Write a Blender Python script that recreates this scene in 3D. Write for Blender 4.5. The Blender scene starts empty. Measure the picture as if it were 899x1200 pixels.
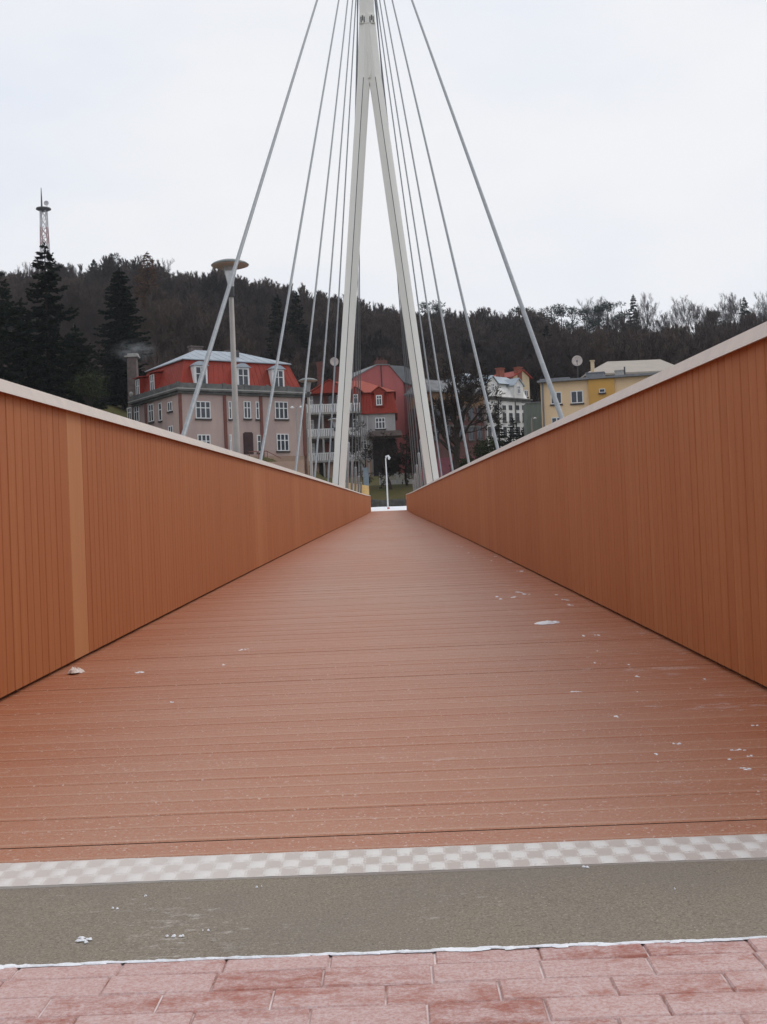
import bpy, math, random
import numpy as np
from mathutils import Vector, Matrix
R = math.radians
sc = bpy.context.scene
col = sc.collection

# ------------------------------------------------------------------ camera
F = 1400.0
ROLL, PITCH, YAW = 0.04026, math.atan(25 / F), math.atan(8.25 / F)
fwd = Vector((-math.sin(YAW) * math.cos(PITCH), math.cos(YAW) * math.cos(PITCH), math.sin(PITCH)))
r0 = Vector((math.cos(YAW), math.sin(YAW), 0))
u0 = r0.cross(fwd)
cd = bpy.data.cameras.new('camera')
cam = bpy.data.objects.new('camera', cd)
col.objects.link(cam)
rt = r0 * math.cos(ROLL) - u0 * math.sin(ROLL)
up = u0 * math.cos(ROLL) + r0 * math.sin(ROLL)
cam.matrix_world = Matrix(((rt.x, up.x, -fwd.x, 0), (rt.y, up.y, -fwd.y, 0), (rt.z, up.z, -fwd.z, 0), (0, 0, 0, 1)))
cd.sensor_fit = 'VERTICAL'
cd.sensor_height = 24
cd.lens = 24 * F / 1200
cd.clip_start = 0.05
cd.clip_end = 3000
sc.camera = cam

# ------------------------------------------------------------------ overcast daylight
SUN_EL, SUN_AZ = R(50), R(68)       # azimuth from +Y towards +X
w = bpy.data.worlds.new('World')
sc.world = w
w.use_nodes = True
nt = w.node_tree
nt.nodes.clear()
out = nt.nodes.new('ShaderNodeOutputWorld')
bg = nt.nodes.new('ShaderNodeBackground')
sky = nt.nodes.new('ShaderNodeTexSky')
sky.sky_type = 'NISHITA'
sky.sun_disc = False
sky.sun_elevation = SUN_EL
sky.sun_rotation = SUN_AZ
tc = nt.nodes.new('ShaderNodeTexCoord')
mp = nt.nodes.new('ShaderNodeMapping')
mp.inputs['Scale'].default_value = (1.0, 1.0, 2.6)
nz = nt.nodes.new('ShaderNodeTexNoise')
nz.inputs['Scale'].default_value = 2.3
nz.inputs['Detail'].default_value = 4
nz.inputs['Roughness'].default_value = 0.5
rp = nt.nodes.new('ShaderNodeValToRGB')
rp.color_ramp.elements[0].position = 0.36
rp.color_ramp.elements[0].color = (0.80, 0.845, 0.93, 1)
rp.color_ramp.elements[1].position = 0.62
rp.color_ramp.elements[1].color = (0.925, 0.925, 0.94, 1)
sclr = nt.nodes.new('ShaderNodeVectorMath')
sclr.operation = 'SCALE'
sclr.inputs['Scale'].default_value = 9.9
mx = nt.nodes.new('ShaderNodeMix')
mx.data_type = 'RGBA'
mx.inputs['Factor'].default_value = 0.95
L = nt.links.new
L(tc.outputs['Generated'], mp.inputs['Vector'])
L(mp.outputs['Vector'], nz.inputs['Vector'])
L(nz.outputs['Fac'], rp.inputs['Fac'])
L(rp.outputs['Color'], sclr.inputs[0])
L(sky.outputs['Color'], mx.inputs['A'])
L(sclr.outputs['Vector'], mx.inputs['B'])
L(mx.outputs['Result'], bg.inputs['Color'])
bg.inputs['Strength'].default_value = 0.1
L(bg.outputs['Background'], out.inputs['Surface'])
sd = bpy.data.lights.new('sun', 'SUN')
sd.energy = 0.9
sd.angle = R(25)
sd.color = (1, 0.96, 0.9)
so = bpy.data.objects.new('sun', sd)
col.objects.link(so)
sdir = Vector((math.sin(SUN_AZ) * math.cos(SUN_EL), math.cos(SUN_AZ) * math.cos(SUN_EL), math.sin(SUN_EL)))
so.rotation_euler = sdir.to_track_quat('Z', 'Y').to_euler()
vs = sc.view_settings
vs.view_transform = 'Standard'
vs.look = 'None'
vs.exposure = 0.06
vs.gamma = 1.0
vs.use_curve_mapping = False

# ------------------------------------------------------------------ helpers
def ray(px, py):
    dx, dy = px - 449.5, py - 600
    x = dx * math.cos(ROLL) - dy * math.sin(ROLL)
    y = dx * math.sin(ROLL) + dy * math.cos(ROLL)
    return fwd * F + r0 * x - u0 * y

def at(px, py, Y):
    d = ray(px, py)
    return d * (Y / d.y)

def ss(a, b, x):
    t = min(1, max(0, (x - a) / (b - a)))
    return t * t * (3 - 2 * t)

class MB:
    def __init__(s):
        s.v, s.f, s.tone = [], [], None
    def face(s, *pts):
        n = len(s.v)
        s.v += [tuple(p) for p in pts]
        s.f.append(tuple(range(n, n + len(pts))))
    def box(s, x0, x1, y0, y1, z0, z1):
        s.hexa([(x0, y0, z0), (x1, y0, z0), (x1, y1, z0), (x0, y1, z0)], [(x0, y0, z1), (x1, y0, z1), (x1, y1, z1), (x0, y1, z1)])
    def hexa(s, lo, hi):
        n = len(s.v)
        k = len(lo)
        s.v += [tuple(p) for p in lo] + [tuple(p) for p in hi]
        s.f.append(tuple(n + i for i in reversed(range(k))))
        s.f.append(tuple(n + k + i for i in range(k)))
        for i in range(k):
            j = (i + 1) % k
            s.f.append((n + i, n + j, n + k + j, n + k + i))
    def tube(s, pts, rad, n=6, caps=True):
        pts = [Vector(p) for p in pts]
        if not hasattr(rad, '__len__'):
            rad = [rad] * len(pts)
        base = len(s.v)
        ref = None
        for i, p in enumerate(pts):
            d = (pts[min(i + 1, len(pts) - 1)] - pts[max(i - 1, 0)]).normalized()
            if ref is None:
                ref = Vector((1, 0, 0)) if abs(d.x) < 0.8 else Vector((0, 1, 0))
            a = (ref - d * ref.dot(d)).normalized()
            ref = a
            b = d.cross(a)
            for k in range(n):
                t = 2 * math.pi * k / n
                s.v.append(tuple(p + (a * math.cos(t) + b * math.sin(t)) * rad[i]))
        for i in range(len(pts) - 1):
            for k in range(n):
                k2 = (k + 1) % n
                s.f.append((base + i * n + k, base + i * n + k2, base + (i + 1) * n + k2, base + (i + 1) * n + k))
        if caps:
            s.f.append(tuple(base + k for k in reversed(range(n))))
            e = base + (len(pts) - 1) * n
            s.f.append(tuple(e + k for k in range(n)))
    def lathe(s, prof, n=24, c=(0, 0, 0)):
        base = len(s.v)
        for (r, z) in prof:
            for k in range(n):
                t = 2 * math.pi * k / n
                s.v.append((c[0] + r * math.cos(t), c[1] + r * math.sin(t), c[2] + z))
        for i in range(len(prof) - 1):
            for k in range(n):
                k2 = (k + 1) % n
                s.f.append((base + i * n + k, base + i * n + k2, base + (i + 1) * n + k2, base + (i + 1) * n + k))
    def build(s, name, m, parent=None, smooth=False, loc=None):
        me = bpy.data.meshes.new(name)
        me.from_pydata(s.v, [], s.f)
        if s.tone is not None:
            a = me.attributes.new('tone', 'FLOAT', 'FACE')
            a.data.foreach_set('value', s.tone)
        me.materials.append(m)
        if smooth:
            me.polygons.foreach_set('use_smooth', [True] * len(me.polygons))
        me.update()
        o = bpy.data.objects.new(name, me)
        col.objects.link(o)
        if parent:
            o.parent = parent
        if loc is not None:
            o.location = loc
        return o

def tag(o, label, cat, group=None):
    o['label'] = label
    o['category'] = cat
    if group:
        o['group'] = group
    return o

def struct(o, kind='structure', label=None):
    o['kind'] = kind
    if label:
        o['label'] = label
    return o

def thing(name, label, cat, loc=(0, 0, 0), rz=0, group=None):
    o = bpy.data.objects.new(name, None)
    col.objects.link(o)
    o.location = loc
    o.rotation_euler = (0, 0, rz)
    return tag(o, label, cat, group)

def kids(o):
    return [c for c in col.objects if c.parent is o]

def dup(root, loc, rz=0, sc_=1.0, label=None, group=None):
    def cp(o, parent):
        c = o.copy()
        col.objects.link(c)
        c.parent = parent
        for ch in kids(o):
            cp(ch, c)
        return c
    c = cp(root, None)
    c.location = loc
    c.rotation_euler = (0, 0, rz)
    c.scale = (sc_, sc_, sc_)
    if label:
        c['label'] = label
    if group:
        c['group'] = group
    return c

def newmat(name):
    m = bpy.data.materials.new(name)
    m.use_nodes = True
    n = m.node_tree
    return m, n, n.nodes['Principled BSDF'], n.links.new

def mat(name, c1, c2=None, scale=4.0, rough=0.7, metal=0.0, stretch=(1, 1, 1), lo=0.35, hi=0.65, bump=0.0, bscale=None, spec=0.5, detail=6):
    m, n, p, l = newmat(name)
    p.inputs['Roughness'].default_value = rough
    p.inputs['Metallic'].default_value = metal
    p.inputs['Specular IOR Level'].default_value = spec
    if c2 is None:
        c2 = tuple(v * 0.8 for v in c1)
    g = n.nodes.new('ShaderNodeTexCoord')
    mp = n.nodes.new('ShaderNodeMapping')
    mp.inputs['Scale'].default_value = stretch
    l(g.outputs['Object'], mp.inputs['Vector'])
    z = n.nodes.new('ShaderNodeTexNoise')
    z.inputs['Scale'].default_value = scale
    z.inputs['Detail'].default_value = detail
    z.inputs['Roughness'].default_value = 0.6
    l(mp.outputs['Vector'], z.inputs['Vector'])
    r = n.nodes.new('ShaderNodeValToRGB')
    r.color_ramp.elements[0].position = lo
    r.color_ramp.elements[0].color = (*c1, 1)
    r.color_ramp.elements[1].position = hi
    r.color_ramp.elements[1].color = (*c2, 1)
    l(z.outputs['Fac'], r.inputs['Fac'])
    l(r.outputs['Color'], p.inputs['Base Color'])
    if bump:
        z2 = n.nodes.new('ShaderNodeTexNoise')
        z2.inputs['Scale'].default_value = bscale or scale * 4
        z2.inputs['Detail'].default_value = 4
        l(mp.outputs['Vector'], z2.inputs['Vector'])
        b = n.nodes.new('ShaderNodeBump')
        b.inputs['Strength'].default_value = bump
        b.inputs['Distance'].default_value = 0.02
        l(z2.outputs['Fac'], b.inputs['Height'])
        l(b.outputs['Normal'], p.inputs['Normal'])
    return m

def math_node(n, op, a=None, b=None, l=None):
    q = n.nodes.new('ShaderNodeMath')
    q.operation = op
    for i, s in enumerate((a, b)):
        if s is None:
            continue
        if isinstance(s, (int, float)):
            q.inputs[i].default_value = s
        else:
            n.links.new(s, q.inputs[i])
    return q.outputs[0]

def mixc(n, fac, a, b, blend='MIX'):
    q = n.nodes.new('ShaderNodeMix')
    q.data_type = 'RGBA'
    q.blend_type = blend
    for key, s in (('Factor', fac), ('A', a), ('B', b)):
        if isinstance(s, (int, float)):
            q.inputs[key].default_value = s
        elif isinstance(s, tuple):
            q.inputs[key].default_value = (*s, 1)
        else:
            n.links.new(s, q.inputs[key])
    return q.outputs['Result']

def noise(n, vec, scale, detail=4, rough=0.55, stretch=None):
    if stretch:
        mp = n.nodes.new('ShaderNodeMapping')
        mp.inputs['Scale'].default_value = stretch
        n.links.new(vec, mp.inputs['Vector'])
        vec = mp.outputs['Vector']
    z = n.nodes.new('ShaderNodeTexNoise')
    z.inputs['Scale'].default_value = scale
    z.inputs['Detail'].default_value = detail
    z.inputs['Roughness'].default_value = rough
    n.links.new(vec, z.inputs['Vector'])
    return z.outputs['Fac']

def ramp(n, fac, lo, hi, a=0.0, b=1.0):
    q = n.nodes.new('ShaderNodeMapRange')
    q.inputs['From Min'].default_value = lo
    q.inputs['From Max'].default_value = hi
    q.inputs['To Min'].default_value = a
    q.inputs['To Max'].default_value = b
    n.links.new(fac, q.inputs['Value'])
    return q.outputs['Result']

# ------------------------------------------------------------------ materials
def board_wall_material():
    m, n, p, l = newmat('orange_boards')
    g = n.nodes.new('ShaderNodeTexCoord').outputs['Object']
    a = n.nodes.new('ShaderNodeAttribute')
    a.attribute_name = 'tone'
    f = noise(n, g, 3.0, 6, 0.6, (8, 14, 0.5))
    f2 = noise(n, g, 0.7, 3, 0.5, (1, 1, 0.35))
    f3 = noise(n, g, 60, 3, 0.6, (1, 2, 0.12))
    t = math_node(n, 'ADD', math_node(n, 'MULTIPLY', f, 0.45), math_node(n, 'MULTIPLY', f2, 0.35))
    t = math_node(n, 'ADD', t, math_node(n, 'MULTIPLY', f3, 0.2))
    t = math_node(n, 'ADD', math_node(n, 'MULTIPLY', math_node(n, 'SUBTRACT', t, 0.5), 1.5), a.outputs['Fac'])
    r = n.nodes.new('ShaderNodeValToRGB')
    e = r.color_ramp.elements
    e[0].position = 0.0
    e[0].color = (0.325, 0.095, 0.029, 1)
    e[1].position = 1.0
    e[1].color = (0.485, 0.215, 0.092, 1)
    k = r.color_ramp.elements.new(0.5)
    k.color = (0.392, 0.135, 0.046, 1)
    l(t, r.inputs['Fac'])
    l(r.outputs['Color'], p.inputs['Base Color'])
    p.inputs['Roughness'].default_value = 0.6
    p.inputs['Specular IOR Level'].default_value = 0.35
    b = n.nodes.new('ShaderNodeBump')
    b.inputs['Strength'].default_value = 0.25
    b.inputs['Distance'].default_value = 0.003
    l(f3, b.inputs['Height'])
    l(b.outputs['Normal'], p.inputs['Normal'])
    return m

def deck_material():
    m, n, p, l = newmat('deck_boards')
    g = n.nodes.new('ShaderNodeTexCoord').outputs['Object']
    a = n.nodes.new('ShaderNodeAttribute')
    a.attribute_name = 'tone'
    sx = n.nodes.new('ShaderNodeSeparateXYZ')
    l(g, sx.inputs[0])
    f = noise(n, g, 5, 6, 0.65, (0.5, 3, 1))
    sp = noise(n, g, 170, 2, 0.8)
    wear = noise(n, g, 0.55, 4, 0.55, (1, 0.35, 1))
    t = math_node(n, 'ADD', math_node(n, 'MULTIPLY', f, 0.5), math_node(n, 'MULTIPLY', sp, 0.5))
    c = mixc(n, ramp(n, t, 0.3, 0.7), (0.34, 0.095, 0.034), (0.42, 0.148, 0.062))
    c = mixc(n, math_node(n, 'MULTIPLY', ramp(n, a.outputs['Fac'], 0.2, 1.5, 0.0, 0.6), 1.0), c, (0.52, 0.30, 0.205))  # pale ridge stripes: highlight painted into the board colour
    # trodden middle of the path carries a film of pale grit
    mid = math_node(n, 'ABSOLUTE', math_node(n, 'ADD', sx.outputs['X'], 0.12))
    trod = math_node(n, 'MULTIPLY', ramp(n, mid, 0.5, 1.35, 1.0, 0.12), ramp(n, wear, 0.3, 0.7, 0.45, 1.0))
    grit = math_node(n, 'MULTIPLY', trod, ramp(n, sp, 0.32, 0.62, 0.15, 0.8))
    c = mixc(n, grit, c, (0.42, 0.295, 0.235))
    # frost scraped over the boards, thicker on the right
    fr = noise(n, g, 9, 8, 0.75, (0.7, 1.6, 1))
    fr2 = noise(n, g, 1.1, 3, 0.5)
    side = ramp(n, sx.outputs['X'], -1.2, 1.25, -0.02, 0.13)
    nearer = ramp(n, sx.outputs['Y'], 3.0, 14.0, 0.0, -0.08)
    v = math_node(n, 'ADD', math_node(n, 'ADD', fr, side), nearer)
    v = math_node(n, 'ADD', v, math_node(n, 'MULTIPLY', math_node(n, 'SUBTRACT', fr2, 0.5), 0.42))
    frost = math_node(n, 'MULTIPLY', ramp(n, v, 0.705, 0.83), ramp(n, sp, 0.35, 0.6, 0.1, 0.7))
    c = mixc(n, frost, c, (0.72, 0.68, 0.70))
    grain = math_node(n, 'GREATER_THAN', noise(n, g, 120, 1, 0.5), 0.70)
    c = mixc(n, math_node(n, 'MULTIPLY', grain, 0.55), c, (0.7, 0.6, 0.55))
    l(c, p.inputs['Base Color'])
    p.inputs['Roughness'].default_value = 0.5
    p.inputs['Specular IOR Level'].default_value = 0.42
    b = n.nodes.new('ShaderNodeBump')
    b.inputs['Strength'].default_value = 0.5
    b.inputs['Distance'].default_value = 0.003
    l(sp, b.inputs['Height'])
    l(b.outputs['Normal'], p.inputs['Normal'])
    return m

def brick_material():
    m, n, p, l = newmat('frosted_brick')
    g = n.nodes.new('ShaderNodeTexCoord').outputs['Object']
    a = n.nodes.new('ShaderNodeAttribute')
    a.attribute_name = 'tone'
    c = mixc(n, a.outputs['Fac'], (0.33, 0.10, 0.065), (0.40, 0.15, 0.105))
    sp = noise(n, g, 160, 2, 0.8)
    c = mixc(n, ramp(n, sp, 0.35, 0.7, 0, 0.5), c, (0.25, 0.11, 0.09))
    f = noise(n, g, 26, 10, 0.85, (0.8, 1.3, 1))
    f1 = noise(n, g, 4.5, 4, 0.6, (0.7, 1.6, 1))
    v = math_node(n, 'ADD', f, math_node(n, 'MULTIPLY', math_node(n, 'SUBTRACT', f1, 0.5), 0.6))
    v = math_node(n, 'ADD', v, math_node(n, 'MULTIPLY', math_node(n, 'SUBTRACT', a.outputs['Fac'], 0.5), 0.16))
    fr = math_node(n, 'MULTIPLY', math_node(n, 'ADD', math_node(n, 'MULTIPLY', ramp(n, v, 0.34, 0.52), 0.8), math_node(n, 'MULTIPLY', ramp(n, noise(n, g, 75, 6, 0.85, (0.7, 1.2, 1)), 0.44, 0.58), 0.25)), ramp(n, sp, 0.3, 0.6, 0.35, 0.9))
    c = mixc(n, fr, c, (0.60, 0.47, 0.46))
    l(c, p.inputs['Base Color'])
    p.inputs['Roughness'].default_value = 0.8
    b = n.nodes.new('ShaderNodeBump')
    b.inputs['Strength'].default_value = 0.6
    b.inputs['Distance'].default_value = 0.003
    l(f, b.inputs['Height'])
    l(b.outputs['Normal'], p.inputs['Normal'])
    return m

def asphalt_material():
    m, n, p, l = newmat('worn_asphalt')
    g = n.nodes.new('ShaderNodeTexCoord').outputs['Object']
    a = noise(n, g, 230, 4, 0.85)
    b_ = noise(n, g, 2.5, 4, 0.6)
    c = mixc(n, ramp(n, a, 0.36, 0.66), (0.13, 0.105, 0.075), (0.32, 0.275, 0.215))
    fine = math_node(n, 'GREATER_THAN', noise(n, g, 210, 1, 0.5), 0.70)
    c = mixc(n, math_node(n, 'MULTIPLY', fine, 0.6), c, (0.5, 0.46, 0.42))
    dk = math_node(n, 'LESS_THAN', noise(n, g, 150, 1, 0.5), 0.29)
    c = mixc(n, math_node(n, 'MULTIPLY', dk, 0.6), c, (0.05, 0.045, 0.04))
    c = mixc(n, ramp(n, b_, 0.35, 0.65, 0, 0.45), c, (0.17, 0.155, 0.14))
    fr = noise(n, g, 30, 8, 0.85, (0.7, 1.5, 1))
    f1 = noise(n, g, 1.7, 2, 0.5)
    v = math_node(n, 'ADD', fr, math_node(n, 'MULTIPLY', math_node(n, 'SUBTRACT', f1, 0.5), 0.5))
    c = mixc(n, ramp(n, v, 0.64, 0.80, 0, 0.6), c, (0.75, 0.72, 0.7))
    l(c, p.inputs['Base Color'])
    p.inputs['Roughness'].default_value = 0.85
    b = n.nodes.new('ShaderNodeBump')
    b.inputs['Strength'].default_value = 0.35
    b.inputs['Distance'].default_value = 0.003
    l(a, b.inputs['Height'])
    l(b.outputs['Normal'], p.inputs['Normal'])
    return m

def terrain_material():
    m, n, p, l = newmat('winter_ground')
    g = n.nodes.new('ShaderNodeTexCoord').outputs['Object']
    sx = n.nodes.new('ShaderNodeSeparateXYZ')
    l(g, sx.inputs[0])
    a = noise(n, g, 0.35, 8, 0.7)
    b_ = noise(n, g, 6, 5, 0.7)
    grass = mixc(n, ramp(n, a, 0.38, 0.62), (0.05, 0.055, 0.016), (0.095, 0.075, 0.03))
    grass = mixc(n, ramp(n, b_, 0.3, 0.7, 0, 0.5), grass, (0.06, 0.05, 0.025))
    litter = mixc(n, ramp(n, a, 0.35, 0.65), (0.03, 0.019, 0.017), (0.055, 0.034, 0.026))
    t = ramp(n, math_node(n, 'ADD', sx.outputs['Y'], math_node(n, 'MULTIPLY', a, 30)), 185, 205)
    c = mixc(n, t, grass, litter)
    l(c, p.inputs['Base Color'])
    p.inputs['Roughness'].default_value = 0.95
    p.inputs['Specular IOR Level'].default_value = 0.1
    return m

def tint_material(name, c1, c2, spec=0.1):
    m, n, p, l = newmat(name)
    a = n.nodes.new('ShaderNodeAttribute')
    a.attribute_name = 'tone'
    o = n.nodes.new('ShaderNodeObjectInfo')
    t = math_node(n, 'ADD', a.outputs['Fac'], math_node(n, 'MULTIPLY', math_node(n, 'SUBTRACT', o.outputs['Random'], 0.5), 0.4))
    c = mixc(n, t, c1, c2)
    l(c, p.inputs['Base Color'])
    p.inputs['Roughness'].default_value = 0.9
    p.inputs['Specular IOR Level'].default_value = spec
    return m

M = {}
M['boards'] = board_wall_material()
M['deck'] = deck_material()
M['brick'] = brick_material()
M['asphalt'] = asphalt_material()
M['terrain'] = terrain_material()
M['cap'] = mat('cap_coating', (0.60, 0.52, 0.46), (0.53, 0.47, 0.425), 9, 0.55, bump=0.1, bscale=60)
M['dark'] = mat('dark_gap', (0.02, 0.012, 0.008), None, 3, 0.9)
M['backing'] = mat('gap_shade_board', (0.10, 0.035, 0.014), (0.07, 0.025, 0.012), 3, 0.9)
M['steel_dark'] = mat('dark_steel', (0.035, 0.038, 0.042), (0.05, 0.05, 0.055), 3, 0.5)
M['galv'] = mat('galvanised_steel', (0.36, 0.38, 0.40), (0.46, 0.48, 0.50), 14, 0.45, 0.25)
M['cable'] = mat('cable_steel', (0.20, 0.22, 0.24), (0.27, 0.285, 0.30), 20, 0.5, 0.2, stretch=(1, 1, 0.1))
M['pylon'] = mat('ivory_paint', (0.87, 0.86, 0.81), (0.82, 0.81, 0.76), 1.2, 0.45, stretch=(1, 1, 0.3))
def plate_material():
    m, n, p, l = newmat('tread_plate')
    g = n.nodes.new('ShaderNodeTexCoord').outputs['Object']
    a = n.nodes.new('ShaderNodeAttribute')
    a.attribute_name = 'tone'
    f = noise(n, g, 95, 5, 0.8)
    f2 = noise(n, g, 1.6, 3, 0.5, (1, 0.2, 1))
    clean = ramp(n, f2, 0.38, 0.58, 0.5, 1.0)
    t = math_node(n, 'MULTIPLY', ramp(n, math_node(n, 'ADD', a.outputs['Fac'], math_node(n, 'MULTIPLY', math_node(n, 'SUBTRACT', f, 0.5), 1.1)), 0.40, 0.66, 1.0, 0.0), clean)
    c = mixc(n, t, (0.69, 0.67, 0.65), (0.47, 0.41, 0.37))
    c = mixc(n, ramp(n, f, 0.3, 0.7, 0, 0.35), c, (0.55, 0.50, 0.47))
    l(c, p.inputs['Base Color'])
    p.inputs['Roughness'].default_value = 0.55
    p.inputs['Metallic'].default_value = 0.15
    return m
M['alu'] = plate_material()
M['snow'] = mat('snow', (0.86, 0.87, 0.90), (0.76, 0.78, 0.83), 20, 0.7, bump=0.4, bscale=60)
M['mortar'] = mat('sand_joint', (0.30, 0.14, 0.11), (0.72, 0.62, 0.61), 9, 0.9, lo=0.40, hi=0.62)
M['concrete'] = mat('concrete', (0.32, 0.31, 0.29), (0.24, 0.23, 0.22), 2, 0.85, bump=0.3)
M['water'] = mat('river_water', (0.02, 0.028, 0.026), None, 3, 0.08, bump=0.15, bscale=2)
M['lamp_pole'] = mat('lamp_pole_paint', (0.33, 0.30, 0.285), (0.27, 0.25, 0.24), 3, 0.55, 0.1)
M['lamp_top'] = mat('lamp_shade_metal', (0.15, 0.17, 0.175), (0.20, 0.22, 0.22), 5, 0.45, 0.2)
M['lamp_under'] = mat('lamp_reflector', (0.88, 0.74, 0.62), (0.82, 0.70, 0.58), 6, 0.6)
M['white'] = mat('white_paint', (0.74, 0.75, 0.76), (0.66, 0.67, 0.68), 3, 0.5)
M['red_mark'] = mat('red_paint', (0.5, 0.03, 0.03), (0.42, 0.03, 0.03), 3, 0.5)

# ------------------------------------------------------------------ terrain
RIDGE = [(-460, 77), (-300, 77), (-230, 71), (-150, 67), (-60, 63.5), (30, 59), (140, 57), (250, 52), (330, 53), (450, 54), (600, 60)]
def ridge(a):
    for (x0, z0), (x1, z1) in zip(RIDGE, RIDGE[1:]):
        if a <= x1:
            return z0 + (z1 - z0) * ss(x0, x1, a) if a > x0 else z0
    return RIDGE[-1][1]

def T(x, y):
    if y < 4:
        z = -0.78
    elif y < 9:
        z = -0.78 - 5.2 * ss(4, 9, y)
    elif y < 82:
        z = -5.98
    else:
        z = -5.98 + 7.55 * ss(82, 91.5, y)
        if y > 93.5:
            z += 0.055 * (min(y, 103.5) - 93.5)
        z += 0.75 * ss(105.2, 105.9, y) + 1.95 * ss(106, 119, y) + 2.3 * ss(119, 150, y) + 3 * ss(150, 190, y)
        z += ss(7.5, 12, -x) * ss(107, 116, y) * 3.2
        z += ss(22, 36, -x) * ss(118, 150, y) * 7.5
        z += ss(18, 40, x) * ss(107, 122, y) * 2.0
    if y > 185:
        h = ridge(x / y * 1400)
        z = z + (h - z) * (0.35 * ss(165, 385, y) + 0.65 * max(0, (y - 165) / 220)) if y < 385 else h - (y - 385) * 0.05
        z += 1.6 * math.sin(x * 0.05 + y * 0.03) * ss(200, 260, y)
    return z

def axis(a, b, steps):
    r = [a]
    for s, e in steps:
        while r[-1] < e - 1e-6:
            r.append(min(e, r[-1] + s))
    return r
xs = axis(-420, 420, [(20, -160), (6, -60), (2.0, 60), (6, 160), (20, 420)])
ys = axis(-60, 700, [(10, -10), (2.0, 2), (1, 10), (6, 82), (1.0, 122), (4, 200), (8, 420), (40, 700)])
mb = MB()
mb.v = [(x, y, T(x, y)) for y in ys for x in xs]
nx = len(xs)
mb.f = [(j * nx + i, j * nx + i + 1, (j + 1) * nx + i + 1, (j + 1) * nx + i) for j in range(len(ys) - 1) for i in range(nx - 1)]
struct(mb.build('ground', M['terrain'], smooth=True))
mb = MB()
mb.face((-420, 4.0, -4.7), (420, 4.0, -4.7), (420, 90, -4.7), (-420, 90, -4.7))
struct(mb.build('river', M['water']))

# ------------------------------------------------------------------ near pavement
random.seed(5)
GZ = -0.662
XL, XR, XC = -1.513, 1.266, -0.1235
mb = MB()
mb.face((-7, -4, GZ - 0.0035), (7, -4, GZ - 0.0035), (7, 1.905, GZ - 0.0035), (-7, 1.905, GZ - 0.0035))
struct(mb.build('paving_bed', M['mortar']))
mb = MB()
mb.tone = []
y1 = 1.9
row = 0
while y1 > -1.6:
    wd = 0.058 if row == 0 else 0.0745
    y0_ = y1 - wd
    x = -3.245 + ((row + 1) // 2 % 2 if row < 2 else (row - 1) % 2) * 0.082 + random.uniform(-0.015, 0.015)
    if row < 2:
        x = -3.245 + random.uniform(-0.012, 0.012)
    while x < 3.2:
        a, b, c, d = x + 0.0015, x + 0.1625, y0_ + 0.001, y1 - 0.001
        z = GZ + random.uniform(-0.0008, 0.0008)
        e = 0.0025
        tl = random.uniform(-0.001, 0.001)
        n0 = len(mb.f)
        mb.hexa([(a, c, z - 0.02), (b, c, z - 0.02), (b, d, z - 0.02), (a, d, z - 0.02)], [(a, c, z - e), (b, c, z - e), (b, d, z - e), (a, d, z - e)])
        mb.f.pop(n0 + 1)
        mb.hexa([(a, c, z - e), (b, c, z - e), (b, d, z - e), (a, d, z - e)], [(a + e, c + e, z + tl), (b - e, c + e, z - tl), (b - e, d - e, z - tl), (a + e, d - e, z + tl)])
        mb.f.pop(len(mb.f) - 6)
        mb.tone += [random.random()] * (len(mb.f) - n0)
        x += 0.164
    y1 = y0_
    row += 1
struct(mb.build('brick_paving', M['brick']))
mb = MB()
N = 60
ysr = [1.899, 2.0, 2.1, 2.2, 2.335]
mb.v = [(-7 + 14 * i / N, y, GZ + 0.001 * math.sin(i * 1.7 + j)) for j, y in enumerate(ysr) for i in range(N + 1)]
mb.f = [(j * (N + 1) + i, j * (N + 1) + i + 1, (j + 1) * (N + 1) + i + 1, (j + 1) * (N + 1) + i) for j in range(4) for i in range(N)]
struct(mb.build('asphalt_path', M['asphalt'], smooth=True))
mb = MB()
mb.box(-7, 7, 2.338, 3.2, -3, GZ - 0.03)
struct(mb.build('abutment_ground', M['concrete']))

# ------------------------------------------------------------------ footbridge
DEP = 25 / F
def dz(y):
    t = y / 100
    return -0.7164 + 1.1173 * t - 0.9152 * t * t + 0.678 * t ** 3 + DEP * y
Y0, Y1 = 2.46, 93.4
bridge = thing('footbridge', 'orange boarded cable stayed footbridge with an ivory A shaped pylon, running straight ahead', 'footbridge', (XC, Y0, dz(Y0)))
def bb(mb_, name, m, parent=None, smooth=False):
    o = mb_.build(name, m, parent or bridge, smooth)
    if parent is None:
        o.location = (-XC, -Y0, -dz(Y0))
    return o
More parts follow.
